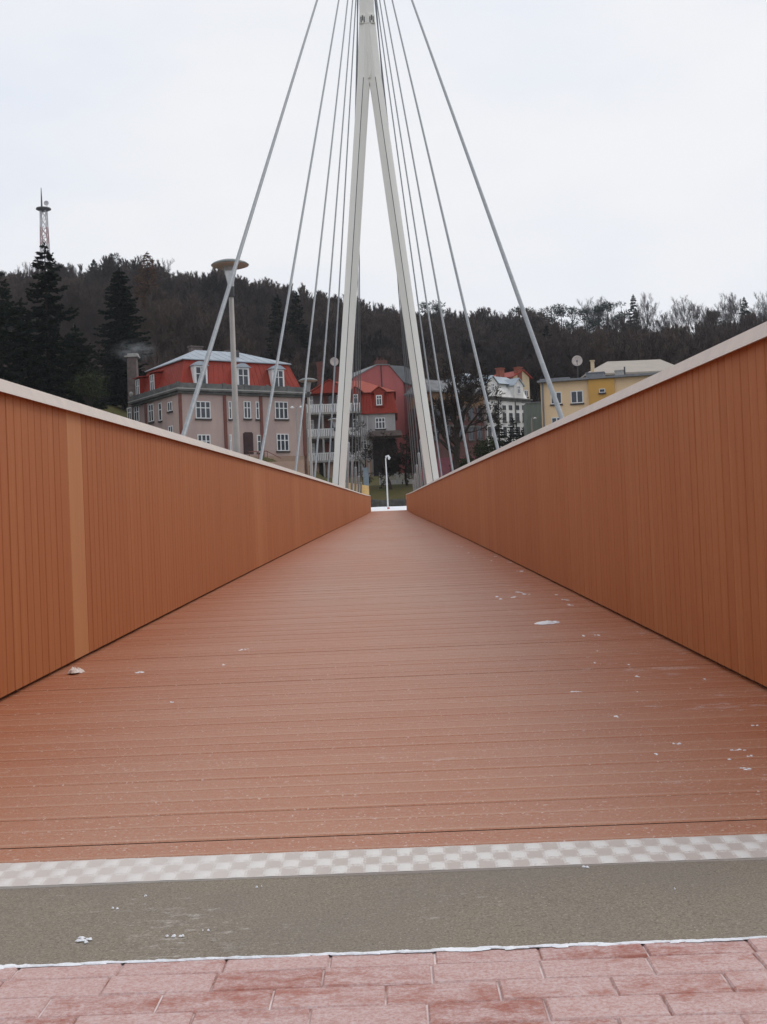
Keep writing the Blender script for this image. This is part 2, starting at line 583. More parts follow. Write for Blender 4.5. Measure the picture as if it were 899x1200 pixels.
# deck boards
mb = MB()
mb.tone = []
P = 0.1125
k = 0
y = Y0
xa, xb = XL - 0.06, XR + 0.06
while y < Y1:
    ye = min(y + P, Y1)
    wd = ye - y
    z = dz(y) + random.uniform(-0.0012, 0.0012)
    s = (dz(ye) - dz(y)) / wd
    gap = 0.008 if k in (0, 29, 110, 190) else 0.0012 + 0.0012 * random.random() ** 3
    if y < 14:
        gd = -0.02 if k in (0, 29) else -0.0018
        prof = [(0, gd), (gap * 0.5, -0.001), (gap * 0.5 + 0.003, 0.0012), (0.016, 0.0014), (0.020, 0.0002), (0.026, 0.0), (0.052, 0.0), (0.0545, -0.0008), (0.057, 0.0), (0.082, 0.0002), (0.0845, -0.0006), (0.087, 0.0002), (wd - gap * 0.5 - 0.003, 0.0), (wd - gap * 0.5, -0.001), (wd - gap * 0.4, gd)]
        prof = [q for q in prof if q[0] <= wd]
    else:
        prof = [(0, -0.004), (0.0015, -0.001), (0.006, 0.0008), (0.03, 0.0), (wd - 0.005, 0), (wd - 0.0015, -0.001), (wd, -0.004)]
        prof = [q for q in prof if 0 <= q[0] <= wd]
    b0 = len(mb.v)
    for (o_, h) in prof:
        zz = z + s * o_ + h
        mb.v += [(xa, y + o_, zz), (xb, y + o_, zz)]
    t = random.random()
    for i in range(len(prof) - 1):
        mb.f.append((b0 + 2 * i, b0 + 2 * i + 1, b0 + 2 * i + 3, b0 + 2 * i + 2))
        mb.tone.append(min(1.6, t * 0.55 + (0.95 if (i in (2, 3) and y < 14) else 0.0)))  # random board tone, plus a painted highlight along the raised ridge
    y += P
    k += 1
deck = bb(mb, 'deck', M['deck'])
# girders and cross beams under the deck
mb = MB()
seg = [Y0 + (Y1 - Y0) * i / 30 for i in range(31)]
for (ga, gb) in ((XL - 0.13, XL - 0.07), (XR + 0.07, XR + 0.13), (XC - 0.1, XC + 0.1)):
    for ya, yb in zip(seg, seg[1:]):
        ta, tb = dz(ya) - 0.035, dz(yb) - 0.035
        mb.hexa([(ga, ya, ta - 0.45), (gb, ya, ta - 0.45), (gb, yb, tb - 0.45), (ga, yb, tb - 0.45)], [(ga, ya, ta), (gb, ya, ta), (gb, yb, tb), (ga, yb, tb)])
CABLE_Y = [10.2, 16.4, 22.5, 28.3, 34.4, 47.6, 53.7, 59.8, 65.9, 72.0]
for cy in [cy - 1.9 * (41 - cy) / 31 if cy < 41 else cy for cy in CABLE_Y] + [41.2]:
    mb.box(XL - 0.42, XR + 0.42, cy - 0.09, cy + 0.09, dz(cy) - 0.40, dz(cy) - 0.12)
for ly in (24.5, 47.2, 69.9):
    mb.box(-3.25, XL, ly - 0.08, ly + 0.08, dz(ly) - 0.36, dz(ly) - 0.14)
bb(mb, 'girder', M['galv'])
# threshold tread plate
mb = MB()
nxp, nyp = 560, 14
yA, yB = 2.335, 2.46
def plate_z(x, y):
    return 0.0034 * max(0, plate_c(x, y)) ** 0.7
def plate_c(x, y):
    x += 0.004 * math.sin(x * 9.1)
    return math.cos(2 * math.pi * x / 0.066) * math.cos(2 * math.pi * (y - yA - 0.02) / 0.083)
mb.v = [(xa + (xb - xa) * i / nxp, yA + (yB - yA) * j / nyp, GZ + 0.004 + (dz(Y0) - GZ - 0.004) * j / nyp + plate_z(xa + (xb - xa) * i / nxp, yA + (yB - yA) * j / nyp)) for j in range(nyp + 1) for i in range(nxp + 1)]
mb.f = [(j * (nxp + 1) + i, j * (nxp + 1) + i + 1, (j + 1) * (nxp + 1) + i + 1, (j + 1) * (nxp + 1) + i) for j in range(nyp) for i in range(nxp)]
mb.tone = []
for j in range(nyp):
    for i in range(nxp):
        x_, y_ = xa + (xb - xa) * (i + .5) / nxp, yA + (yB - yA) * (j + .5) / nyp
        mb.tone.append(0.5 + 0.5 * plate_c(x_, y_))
mb.face((xa, yA, GZ - 0.02), (xb, yA, GZ - 0.02), (xb, yA, GZ + 0.0037), (xa, yA, GZ + 0.0037))
mb.tone.append(0.0)
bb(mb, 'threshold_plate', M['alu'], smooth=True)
# extra plate wings so the strip runs on past the railings
# railings
H = 1.25
def ztop(y):
    e = Y1 - y
    d = 0
    if e < 0.8:
        d = 0.45 * (1 - math.sqrt(max(0, 1 - ((0.8 - e) / 0.8) ** 2)))
    return dz(y) + H - d
def railing(xi, s):                    # xi = inner face, s = outward direction
    mb = MB()
    mb.tone = []
    y = Y0 + 0.01
    pitch = 0.0945
    patch = 0.5
    cnt = 0
    while y < Y1 - 0.02:
        wd = pitch
        if s < 0 and abs(y - 5.63) < pitch / 2:
            y = 5.63
            wd = 0.27
        ye = min(y + wd, Y1 - 0.01)
        if s < 0 and y < 5.63 < ye + pitch * 0.5:
            ye = 5.63
        if cnt % 14 == 0:
            patch = random.uniform(0.40, 0.58)
        t = patch + random.uniform(-0.09, 0.09)
        if wd > 0.2:
            t = 0.98
        cnt += 1
        g = 0.0034 if y < 6.2 else max(0.0012, 0.0026 - 0.00012 * (y - 6.2))
        o_ = random.uniform(0, 0.002)
        a, b = xi + s * o_, xi + s * 0.022
        z0a, z0b = dz(y) + 0.018, dz(ye) + 0.018
        z1a, z1b = ztop(y) - 0.05, ztop(ye) - 0.05
        e = 0.003
        n0 = len(mb.f)
        lo = [(b, y + g, z0a), (a + s * e, y + g, z0a), (a, y + g + e, z0a), (a, ye - g - e, z0b), (a + s * e, ye - g, z0b), (b, ye - g, z0b)]
        hi = [(b, y + g, z1a), (a + s * e, y + g, z1a), (a, y + g + e, z1a), (a, ye - g - e, z1b), (a + s * e, ye - g, z1b), (b, ye - g, z1b)]
        if s > 0:
            lo.reverse()
            hi.reverse()
        mb.hexa(lo, hi)
        mb.tone += [t] * (len(mb.f) - n0)
        y = ye
    rail = bb(mb, 'railing', M['boards'])
    # backing sheet painted dark for shade in the gaps, and outer cladding frame
    ysg = [Y0 + 0.02 + (Y1 - 0.9 - Y0) * i / 60 for i in range(61)] + [Y1 - 0.9 + 0.88 * i / 8 for i in range(1, 9)]
    mb = MB()
    for ya, yb in zip(ysg, ysg[1:]):
        a, b = sorted((xi + s * 0.0225, xi + s * 0.075))
        mb.hexa([(a, ya, dz(ya) - 0.03), (b, ya, dz(ya) - 0.03), (b, yb, dz(yb) - 0.03), (a, yb, dz(yb) - 0.03)], [(a, ya, ztop(ya) - 0.056), (b, ya, ztop(ya) - 0.056), (b, yb, ztop(yb) - 0.056), (a, yb, ztop(yb) - 0.056)])
    mb.build('backing_panel', M['backing'], rail)
    # cap: inner face sloped towards the path
    mb = MB()
    ncap = len(ysg)
    sec = [(-0.030, -0.058), (-0.004, 0.0), (0.105, 0.006), (0.105, -0.05), (0.0, -0.05)]
    if s < 0:
        sec = sec[::-1]
    b0 = len(mb.v)
    for y in ysg:
        for (o_, h) in sec:
            mb.v.append((xi + s * o_, y, ztop(y) + h))
    m_ = len(sec)
    for i in range(ncap - 1):
        for q in range(m_):
            q2 = (q + 1) % m_
            mb.f.append((b0 + i * m_ + q, b0 + (i + 1) * m_ + q, b0 + (i + 1) * m_ + q2, b0 + i * m_ + q2))
    mb.f.append(tuple(b0 + q for q in range(m_)))
    mb.f.append(tuple(b0 + (ncap - 1) * m_ + q for q in reversed(range(m_))))
    mb.build('cap_rail', M['cap'], rail)
    return rail
railing(XL, -1)
railing(XR, 1)

# pylon
PY = 41.2
ZJ = 15.8
def leg_off(z):
    return 0.20 + (ZJ - z) * 0.1015
def leg(s):
    mb = MB()
    zs = [-6.5, dz(PY), 3.2, ZJ]
    rings = []
    for z in zs:
        c = XC + s * leg_off(z)
        h = 0.215
        t = 0.30 if z < 14 else 0.24
        # six sided section with a ridge facing the walker
        rings.append([(c - h, PY - t * 0.55, z), (c - 0.012, PY - t, z), (c + 0.012, PY - t, z), (c + h, PY - t * 0.55, z), (c + h, PY + t, z), (c - h, PY + t, z)])
    b0 = 0
    for r_ in rings:
        mb.v += r_
    for i in range(len(zs) - 1):
        for q in range(6):
            q2 = (q + 1) % 6
            mb.f.append((i * 6 + q, i * 6 + q2, (i + 1) * 6 + q2, (i + 1) * 6 + q))
    mb.f.append(tuple(reversed(range(6))))
    mb.f.append(tuple((len(zs) - 1) * 6 + q for q in range(6)))
    o = bb(mb, 'pylon_leg', M['pylon'])
    # welded seam along the ridge
    mb = MB()
    mb.tube([(XC + s * leg_off(z), PY - (0.30 if z < 5 else 0.30 - 0.06 * (z - 3.2) / (ZJ - 3.2)) - 0.004, z) for z in (0, 3.2, 8, 15.75)], 0.011, 6)
    mb.build('seam', M['steel_dark'], o)
    return o
leg(-1)
leg(1)
mb = MB()
zs = [ZJ - 0.05, 16.6, 17.4, 25.0]
def mast_half(z):
    return 0.415 if z <= ZJ else (0.30 if z < 18 else 0.235)
for z in zs:
    h = {16.6: 0.2, 17.4: 0.26, 25.0: 0.235}.get(z, 0.06)
    t = 0.23
    mb.v += [(XC - h, PY - t * 0.6, z), (XC, PY - t, z), (XC + h, PY - t * 0.6, z), (XC + h, PY + t, z), (XC - h, PY + t, z)]
for i in range(len(zs) - 1):
    for q in range(5):
        q2 = (q + 1) % 5
        mb.f.append((i * 5 + q, i * 5 + q2, (i + 1) * 5 + q2, (i + 1) * 5 + q))
mb.f.append((4, 3, 2, 1, 0))
mb.f.append(tuple(15 + q for q in range(5)))
# leg heads running into the mast
for s in (-1, 1):
    lo, hi = [], []
    for z, lst in ((ZJ, lo), (18.0, hi)):
        c = XC + s * (leg_off(z) if z <= ZJ else 0.05)
        h = 0.213
        lst += [(c - h, PY - 0.13, z), (c, PY - 0.237, z), (c + h, PY - 0.13, z), (c + h, PY + 0.238, z), (c - h, PY + 0.238, z)]
    mb.hexa(lo, hi)
mast = bb(mb, 'mast', M['pylon'])
mb = MB()
mb.box(XC - 0.262, XC + 0.262, PY - 0.24, PY - 0.05, 17.64, 17.93)
o = mb.build('anchor_bracket', M['pylon'], mast)
for s in (-1, 1):
    mb = MB()
    for q in (0, 1, 2):
        mb.box(XC + s * (0.10 + 0.055 * q) - 0.016, XC + s * (0.10 + 0.055 * q) + 0.016, PY - 0.25, PY - 0.2405, 17.66 + 0.07 * (q % 2), 17.86 + 0.05 * (q % 2))
    mb.build('anchor_bolt', M['steel_dark'], mast)
# stay cables
anc = [22.9, 22.2, 21.6, 21.0, 20.4]
for cy in CABLE_Y:
    i = CABLE_Y.index(cy)
    za = anc[i] if i < 5 else anc[9 - i] + 0.25
    for s in (-1, 1):
        xb_ = XL - 0.26 if s < 0 else XR + 0.26
        p0 = Vector((xb_, cy, dz(cy) - 0.1))
        p1 = Vector((XC + s * 0.17, PY + (-0.22 if i < 5 else 0.22), za))
        if i < 5:                                   # measured where it passes the cap rail: run it on down to the deck edge
            pc = Vector((xb_, cy, dz(cy) + H))
            dd = (p1 - pc).normalized()
            p0 = pc - dd * ((pc.z - (dz(cy) - 0.12)) / dd.z)
        mb = MB()
        mb.tube([p0, p0.lerp(p1, 0.33), p0.lerp(p1, 0.66), p1], [0.0235, 0.0225, 0.021, 0.02], 10)
        o = bb(mb, 'stay_cable', M['cable'])
        d = (p1 - p0).normalized()
        mb = MB()
        sl, sr = (0.75, 0.045) if i < 5 else (3.3, 0.055)
        mb.tube([p0 - d * 0.05, p0 + d * sl, p0 + d * (sl + 0.05)], [sr, sr, 0.03], 10)
        mb.build('cable_socket', M['galv'], o, True)

# ------------------------------------------------------------------ lamps beside the bridge
def bridge_lamp(y, label):
    z = dz(y) - 0.14
    t = thing('bridge_lamp', label, 'street lamp', (-3.1, y, z), 0, 'mushroom lamps beside the bridge')
    hgt = 5.98
    mb = MB()
    mb.tube([(0, 0, 0), (0, 0, 0.02), (0, 0, hgt - 0.80)], [0.074, 0.074, 0.05], 16)
    mb.build('lamp_pole', M['lamp_pole'], t, True)
    mb = MB()
    mb.tube([(0, 0, hgt - 0.797), (0, 0, hgt - 0.59)], 0.068, 16)
    mb.build('collar', M['steel_dark'], t)
    mb = MB()
    mb.lathe([(0.066, hgt - 0.588), (0.07, hgt - 0.5), (0.145, hgt - 0.182)], 20)
    mb.build('lamp_cone', M['lamp_glass'], t, True)
    mb = MB()
    mb.lathe([(0.385, hgt - 0.15), (0.39, hgt - 0.138), (0.35, hgt - 0.105), (0.24, hgt - 0.062), (0.10, hgt - 0.035), (0.001, hgt - 0.03)], 32)
    mb.build('lamp_shade', M['lamp_top'], t, True)
    mb = MB()
    mb.lathe([(0.384, hgt - 0.151), (0.33, hgt - 0.17), (0.14, hgt - 0.178), (0.001, hgt - 0.178)], 32)
    mb.build('reflector', M['lamp_under'], t)
    return t
m, n_, p_, l_ = newmat('lamp_glass')
p_.inputs['Base Color'].default_value = (0.62, 0.64, 0.66, 1)
p_.inputs['Roughness'].default_value = 0.25
p_.inputs['Transmission Weight'].default_value = 0.55
p_.inputs['IOR'].default_value = 1.1
M['lamp_glass'] = m
bridge_lamp(24.5, 'nearest and tallest looking mushroom lamp, rising in front of the pink house')
bridge_lamp(47.8, 'mushroom lamp at the right corner of the pink house, second from the viewer')
bridge_lamp(70.5, 'small far mushroom lamp partly behind the left pylon leg')

# ------------------------------------------------------------------ far bank setting
mb = MB()
for (xa_, xb_) in ((-14, 14),):
    ny = 10
    base = len(mb.v)
    yy = [93.4 + 10.3 * i / ny for i in range(ny + 1)]
    xx = [xa_ + (xb_ - xa_) * i / 28 for i in range(29)]
    mb.v = [(x, y, dz(93.4) - 0.02 + 0.056 * (y - 93.4) + 0.012 * math.sin(x * 2 + y)) for y in yy for x in xx]
    mb.f = [(j * 29 + i, j * 29 + i + 1, (j + 1) * 29 + i + 1, (j + 1) * 29 + i) for j in range(ny) for i in range(28)]
struct(mb.build('snowy_pavement', M['snow'], smooth=True))
M['stone'] = mat('dark_stone', (0.05, 0.048, 0.046), (0.11, 0.10, 0.095), 2.5, 0.9, bump=0.4)
mb = MB()
random.seed(3)
x = -16
while x < 22:
    wdt = random.uniform(0.5, 1.1)
    mb.box(x, x + wdt - 0.03, 104.4, 104.8, 1.4, 2.96 + random.uniform(-0.05, 0.05))
    x += wdt
tag(mb.build('stone_wall', M['stone']), 'low dark stone wall edging the grass beyond the bridge end', 'wall')

# white lamp at the end of the bridge
p = at(454.6, 592, 102.5)
t = thing('street_lamp', 'slim white lamp post with a curved head, standing at the far end of the bridge', 'street lamp', (p.x, 102.5, p.z))
mb = MB()
mb.tube([(0, 0, -0.4), (0, 0, 2.5), (-0.03, 0, 4.0), (0.05, 0, 4.15)], [0.07, 0.055, 0.05, 0.05], 10)
mb.build('lamp_pole', M['white'], t, True)
mb = MB()
mb.tube([(-0.05, 0, 4.18), (0.2, 0, 4.22), (0.28, 0, 4.05), (0.25, 0, 3.9)], [0.05, 0.1, 0.13, 0.06], 10)
mb.build('lamp_head', M['white'], t, True)
p = at(455.5, 598.5, 97)
t = thing('bollard', 'small white bollard with a red band in the snow at the bridge end', 'bollard', (p.x, 97, p.z))
mb = MB()
mb.lathe([(0.10, -0.1), (0.10, 0.12), (0.10, 0.3), (0.0, 0.34)], 14)
mb.build('post', M['white'], t, True)
mb = MB()
mb.lathe([(0.104, 0.16), (0.104, 0.26)], 14)
mb.build('red_band', M['red_mark'], t, True)
# yellow plank fence at the left bridge end
M['plank'] = mat('yellow_planks', (0.62, 0.40, 0.13), (0.52, 0.33, 0.10), 3, 0.7, stretch=(4, 4, 0.5))
pa, pb = at(402.5, 572, 90.5), at(432.5, 576, 96.5)
t = thing('plank_fence', 'yellow vertical plank fence curving away at the left end of the bridge', 'fence', (pa.x, 90.5, 1.4))
d = Vector((pb.x - pa.x, 6.0, 0))
mb, mf = MB(), MB()
for i in range(22):
    q = d * (i / 22)
    q2 = d * ((i + 0.86) / 22)
    sag = 0.0
    z1 = 2.62 - 0.006 * i
    mb.hexa([(q.x, q.y, -1.2), (q2.x, q2.y, -1.2), (q2.x, q2.y + 0.03, -1.2), (q.x, q.y + 0.03, -1.2)], [(q.x, q.y, z1), (q2.x, q2.y, z1), (q2.x, q2.y + 0.03, z1), (q.x, q.y + 0.03, z1)])
mb.build('planks', M['plank'], t)
for h in (0.6, 2.1):
    mf.hexa([(0, 0.04, h), (d.x, d.y + 0.04, h), (d.x, d.y + 0.09, h), (0, 0.09, h)], [(0, 0.04, h + 0.1), (d.x, d.y + 0.04, h + 0.1), (d.x, d.y + 0.09, h + 0.1), (0, 0.09, h + 0.1)])
mf.build('fence_rail', M['plank'], t)
M['bluegrey'] = mat('blue_grey_metal', (0.13, 0.17, 0.20), (0.18, 0.22, 0.25), 3, 0.6)
p = at(429.5, 572, 98)
q = at(429.5, 548, 98)
mb = MB()
hh = q.z - p.z
mb.box(-0.22, 0.22, 0, 0.4, -1.2, hh - 0.1)
mb.box(-0.25, 0.25, -0.03, 0.43, hh - 0.097, hh)
tag(mb.build('cabinet', M['bluegrey'], loc=(p.x, 98, p.z)), 'narrow blue grey metal cabinet at the right end of the plank fence', 'cabinet')
# white garden balustrade above the grass
M['old_white'] = mat('weathered_white', (0.40, 0.39, 0.37), (0.30, 0.29, 0.28), 5, 0.8)
pa, pb = at(446, 567, 119), at(487, 567, 119)
t = thing('garden_fence', 'weathered whitish garden fence on top of the grass bank', 'fence', (pa.x, 119, pa.z))
mb = MB()
wl = pb.x - pa.x
mb.box(0, wl, 0.02, 0.12, -0.4, 0.35)
mb.box(0, wl, 0.04, 0.10, 0.86, 0.95)
for i in range(34):
    x = wl * i / 33
    mb.box(x - 0.03, x + 0.03, 0.035, 0.105, 0.352, 0.858)
mb.build('balusters', M['old_white'], t)
mb = MB()
for i in range(5):
    x = wl * i / 4
    mb.box(x - 0.12, x + 0.12, -0.04, 0.2, -0.5, 1.1)
mb.build('fence_post', M['old_white'], t)

# ------------------------------------------------------------------ houses
M['glass'] = mat('window_glass', (0.02, 0.025, 0.035), (0.05, 0.06, 0.08), 0.8, 0.12)
M['winframe'] = mat('window_white', (0.76, 0.77, 0.78), (0.70, 0.71, 0.72), 3, 0.5)
M['darkframe'] = mat('grey_window_paint', (0.16, 0.15, 0.15), (0.10, 0.10, 0.10), 3, 0.6)
M['pinkwall'] = mat('pink_grey_render', (0.50, 0.375, 0.34), (0.39, 0.295, 0.275), 0.45, 0.9, stretch=(1, 1, 0.5))
M['plinth'] = mat('sandy_render', (0.38, 0.26, 0.19), (0.32, 0.22, 0.17), 0.8, 0.9)
M['redroof'] = mat('red_sheet_roof', (0.31, 0.034, 0.018), (0.22, 0.028, 0.016), 0.9, 0.6, stretch=(1, 1, 0.4), spec=0.25)
M['redroof_pale'] = mat('pale_red_roof', (0.34, 0.058, 0.032), (0.25, 0.046, 0.027), 1.2, 0.6, spec=0.25)
M['silver'] = mat('silver_sheet_roof', (0.33, 0.385, 0.435), (0.27, 0.31, 0.355), 0.7, 0.5, 0.3)
M['cornice'] = mat('grey_stone_cornice', (0.075, 0.075, 0.073), (0.15, 0.15, 0.145), 1.2, 0.8)
M['sill'] = mat('dark_sill', (0.06, 0.05, 0.05), None, 3, 0.8)
M['pipe'] = mat('red_brown_pipe', (0.19, 0.06, 0.045), (0.14, 0.05, 0.04), 2, 0.7)
M['door'] = mat('dark_red_door', (0.045, 0.012, 0.014), (0.03, 0.01, 0.012), 2, 0.6)
M['chim'] = mat('chimney_render', (0.17, 0.13, 0.12), (0.10, 0.08, 0.075), 2, 0.9)
M['chimbrick'] = mat('chimney_brick', (0.14, 0.05, 0.04), (0.09, 0.04, 0.035), 3, 0.9)

class House:
    """Front wall runs from world point A to world point B; local x along it, local y into the house."""
    def __init__(s, name, label, A, B, depth, zb, cat='house'):
        s.A = Vector((A[0], A[1], 0))
        d = Vector((B[0] - A[0], B[1] - A[1], 0))
        s.w = d.length
        s.rz = math.atan2(d.y, d.x)
        s.d = depth
        s.zb = zb
        s.root = thing(name, label, cat, (A[0], A[1], zb), s.rz)
        s.ex = d.normalized()
        s.ey = Vector((-s.ex.y, s.ex.x, 0))
    def hit(s, px, py, off=0.0, side=None):
        """local (along, height) where the view through (px, py) meets the front (or the left/right side) wall"""
        r_ = ray(px, py)
        if side is None:
            nrm, p0 = s.ey, s.A + s.ey * off
        elif side == 'left':
            nrm, p0 = s.ex, s.A + s.ex * off
        else:
            nrm, p0 = s.ex, s.A + s.ex * (s.w + off)
        k = p0.dot(nrm) / r_.dot(nrm)
        q = r_ * k - s.A
        return (q.dot(s.ex) if side is None else q.dot(s.ey)), q.z - s.zb
    def add(s, mb_, name, m_, parent=None, smooth=False):
        return mb_.build(name, m_, parent or s.root, smooth)
    def window(s, u0_, u1, z0, z1, nv=2, nh=1, side=None, off=0.0, sill=True, split=0.62, bar=0.055, rv=0.09, fm='winframe'):
        """casement window proud of the wall: frame with bars, glass behind, sill"""
        def bx(mb_, a, b, ya, yb, c, e):
            if side is None:
                mb_.box(a, b, off - yb, off - ya, c, e)
            elif side == 'left':
                mb_.box(off - yb, off - ya, a, b, c, e)
            else:
                mb_.box(off + ya, off + yb, a, b, c, e)
        f = MB()
        t_ = rv
        bx(f, u0_, u0_ + t_, 0.0, 0.07, z0, z1)
        bx(f, u1 - t_, u1, 0.0, 0.07, z0, z1)
        bx(f, u0_ + t_, u1 - t_, 0.0, 0.068, z1 - t_, z1)
        bx(f, u0_ + t_, u1 - t_, 0.0, 0.068, z0, z0 + t_)
        for i in range(1, nv):
            c = u0_ + (u1 - u0_) * i / nv
            bx(f, c - bar, c + bar, 0.0, 0.066, z0 + t_, z1 - t_)
        if nh > 0:
            c = z0 + (z1 - z0) * split
            bx(f, u0_ + t_, u1 - t_, 0.0, 0.062, c - bar * 0.8, c + bar * 0.8)
        fo = s.add(f, 'window', M[fm])
        g = MB()
        bx(g, u0_ + t_ * 0.5, u1 - t_ * 0.5, 0.004, 0.02, z0 + t_ * 0.5, z1 - t_ * 0.5)
        g.build('pane', M['glass'], fo)
        if sill:
            q = MB()
            bx(q, u0_ - 0.08, u1 + 0.08, 0.0, 0.16, z0 - 0.16, z0 - 0.01)
            q.build('sill', M['sill'], fo)
        return fo

# ---- pink house with red mansard
C = (-20.4, 118.0)
an = math.atan2(7.95, 11.7)
Bp = (C[0] + 14.3 * math.cos(an), C[1] + 14.3 * math.sin(an))
hs = House('pink_house', 'three storey pink grey house with red mansard roof and silver top, behind the nearest lamp', C, Bp, 11.7, 5.0)
W_, D_ = hs.w, hs.d
ZC = 15.2 - 5.0
mb = MB()
mb.box(0, W_, 0, D_, 3.5, ZC - 0.55)
hs.add(mb, 'wall', M['pinkwall'])
mb = MB()
mb.box(-0.12, W_ + 0.12, -0.12, D_ + 0.12, -2, 3.495)
hs.add(mb, 'plinth', M['plinth'])
mb = MB()
mb.box(-0.25, W_ + 0.25, -0.25, D_ + 0.25, ZC - 0.548, ZC - 0.30)
mb.box(-0.5, W_ + 0.5, -0.5, D_ + 0.5, ZC - 0.298, ZC - 0.123)
hs.add(mb, 'cornice', M['cornice'])
mb = MB()
mb.box(-0.53, W_ + 0.53, -0.53, D_ + 0.53, ZC - 0.12, ZC - 0.015)
hs.add(mb, 'ledge', M['old_white'])
mb = MB()
mb.box(-0.42, W_ + 0.42, -0.43, -0.22, ZC - 0.012, ZC + 0.5)
mb.box(-0.43, -0.22, -0.215, D_ + 0.2, ZC - 0.012, ZC + 0.5)
mb.box(W_ + 0.22, W_ + 0.43, -0.215, D_ + 0.2, ZC - 0.012, ZC + 0.5)
for i in range(7):
    x = -0.45 + (W_ + 0.6) * i / 6
    mb.box(x, x + 0.3, -0.47, -0.18, ZC - 0.012, ZC + 0.6)
hs.add(mb, 'parapet', M['cornice'])
mb = MB()
mb.lathe([(0.12, 0), (0.2, 0.15), (0.24, 0.32), (0.15, 0.5), (0.0, 0.55)], 12, (-0.33, D_ + 0.0, ZC + 0.5))
hs.add(mb, 'finial', M['old_white'], smooth=True)
ZE = ZC + 3.05
ins = 1.15
mb = MB()
mb.hexa([(0.1, 0.1, ZC), (W_ - 0.1, 0.1, ZC), (W_ - 0.1, D_ - 0.1, ZC), (0.1, D_ - 0.1, ZC)], [(ins, ins, ZE), (W_ - ins, ins, ZE), (W_ - ins, D_ - ins, ZE), (ins, D_ - ins, ZE)])
# standing seams on front and left
for i in range(24):
    f = i / 23
    a = Vector((0.3 + (W_ - 0.6) * f, 0.1, ZC))
    b = Vector((ins + 0.1 + (W_ - 2 * ins - 0.2) * f, ins, ZE))
    mb.tube([a, b], 0.028, 4)
    a = Vector((0.1, 0.3 + (D_ - 0.6) * f, ZC))
    b = Vector((ins, ins + 0.1 + (D_ - 2 * ins - 0.2) * f, ZE))
    mb.tube([a, b], 0.028, 4)
hs.add(mb, 'mansard', M['redroof'])
e = ins - 0.22
ZR = ZE + 1.85
mb = MB()
r1, r2 = (4.6, D_ / 2), (W_ - 4.6, D_ / 2)
mb.box(e, W_ - e, e, D_ - e, ZE + 0.003, ZE + 0.09)
cs = [(e, e, ZE + 0.092), (W_ - e, e, ZE + 0.092), (W_ - e, D_ - e, ZE + 0.092), (e, D_ - e, ZE + 0.092)]
ra, rb = (r1[0], r1[1], ZR), (r2[0], r2[1], ZR)
mb.face(cs[0], cs[1], rb, ra)
mb.face(cs[1], cs[2], rb)
mb.face(cs[2], cs[3], ra, rb)
mb.face(cs[3], cs[0], ra)
for i in range(1, 12):
    x = e + (W_ - 2 * e) * i / 12
    k = min(1, (x - e) / (r1[0] - e), (W_ - e - x) / (W_ - e - r2[0]))
    mb.tube([(x, e, ZE + 0.1), (x, e + (D_ / 2 - e) * k, ZE + 0.1 + (ZR - ZE - 0.1) * k)], 0.025, 4)
roof = hs.add(mb, 'roof', M['silver'])
for (cx, cy, cw, ch) in ((4.7, 7.0, 1.3, 1.0), (9.7, 8.4, 1.3, 1.0)):
    mb = MB()
    mb.box(cx, cx + cw, cy, cy + 0.7, ZE + 0.3, ZR + ch - 0.5)
    mb.box(cx - 0.1, cx + cw + 0.1, cy - 0.1, cy + 0.8, ZR + ch - 0.497, ZR + ch - 0.35)
    mb.build('chimney', M['chim'], roof)
mb = MB()
mb.box(7.6, 8.3, 3.0, 3.6, ZE + 0.5, ZE + 1.45)
mb.build('roof_hatch', M['steel_dark'], roof)
# windows on the front from their place in the facade
def fw(x0, x1, y0_, y1_, nv, nh=1, side=None, **kw):
    f = 130 + 0.267 * 0
    X0, X1, Yt, Yb = 130 + x0 * .26696, 130 + x1 * .26696, 380 + y0_ * .26696, 380 + y1_ * .26696
    ua, za = hs.hit(X0, Yt, side=side)
    ub, zb_ = hs.hit(X1, Yb, side=side)
    _, za2 = hs.hit((X0 + X1) / 2, Yt, side=side)
    _, zb2 = hs.hit((X0 + X1) / 2, Yb, side=side)
    a, b = sorted((ua, ub))
    return hs.window(a, b, zb2, za2, nv, nh, side=side, **kw)
UPZ = {}
fw(370, 438, 338, 414, 3)
fw(515, 531, 338, 416, 1)
fw(581, 615, 338, 414, 2)
fw(634, 652, 340, 416, 1)
fw(718, 778, 340, 416, 3)
fw(379, 438, 484, 560, 3)
fw(520, 532, 484, 556, 1)
fw(640, 662, 486, 562, 1)
fw(726, 782, 481, 556, 3)
ua, zt = hs.hit(130 + 580 * .267, 380 + 478 * .267)
ub, zb_ = hs.hit(130 + 626 * .267, 380 + 570 * .267)
mb = MB()
mb.box(ua, ub, -0.06, 0, zb_, zt)
for i in range(3):
    mb.box(ua + 0.12, ub - 0.12, -0.09, -0.063, zb_ + 0.15 + i * 0.75, zb_ + 0.75 + i * 0.75)
hs.add(mb, 'door', M['door'])
for x in (502, 661, 847):
    u, _ = hs.hit(130 + x * .267, 380 + 440 * .267)
    mb = MB()
    mb.box(u - 0.16, u + 0.16, -0.12, -0.0, 0, ZC - 0.56)
    hs.add(mb, 'pilaster', M['pipe'])
mb = MB()
mb.box(-0.18, 0.14, -0.13, -0.0, 3.6, ZC - 0.56)
hs.add(mb, 'pilaster', M['pipe'])
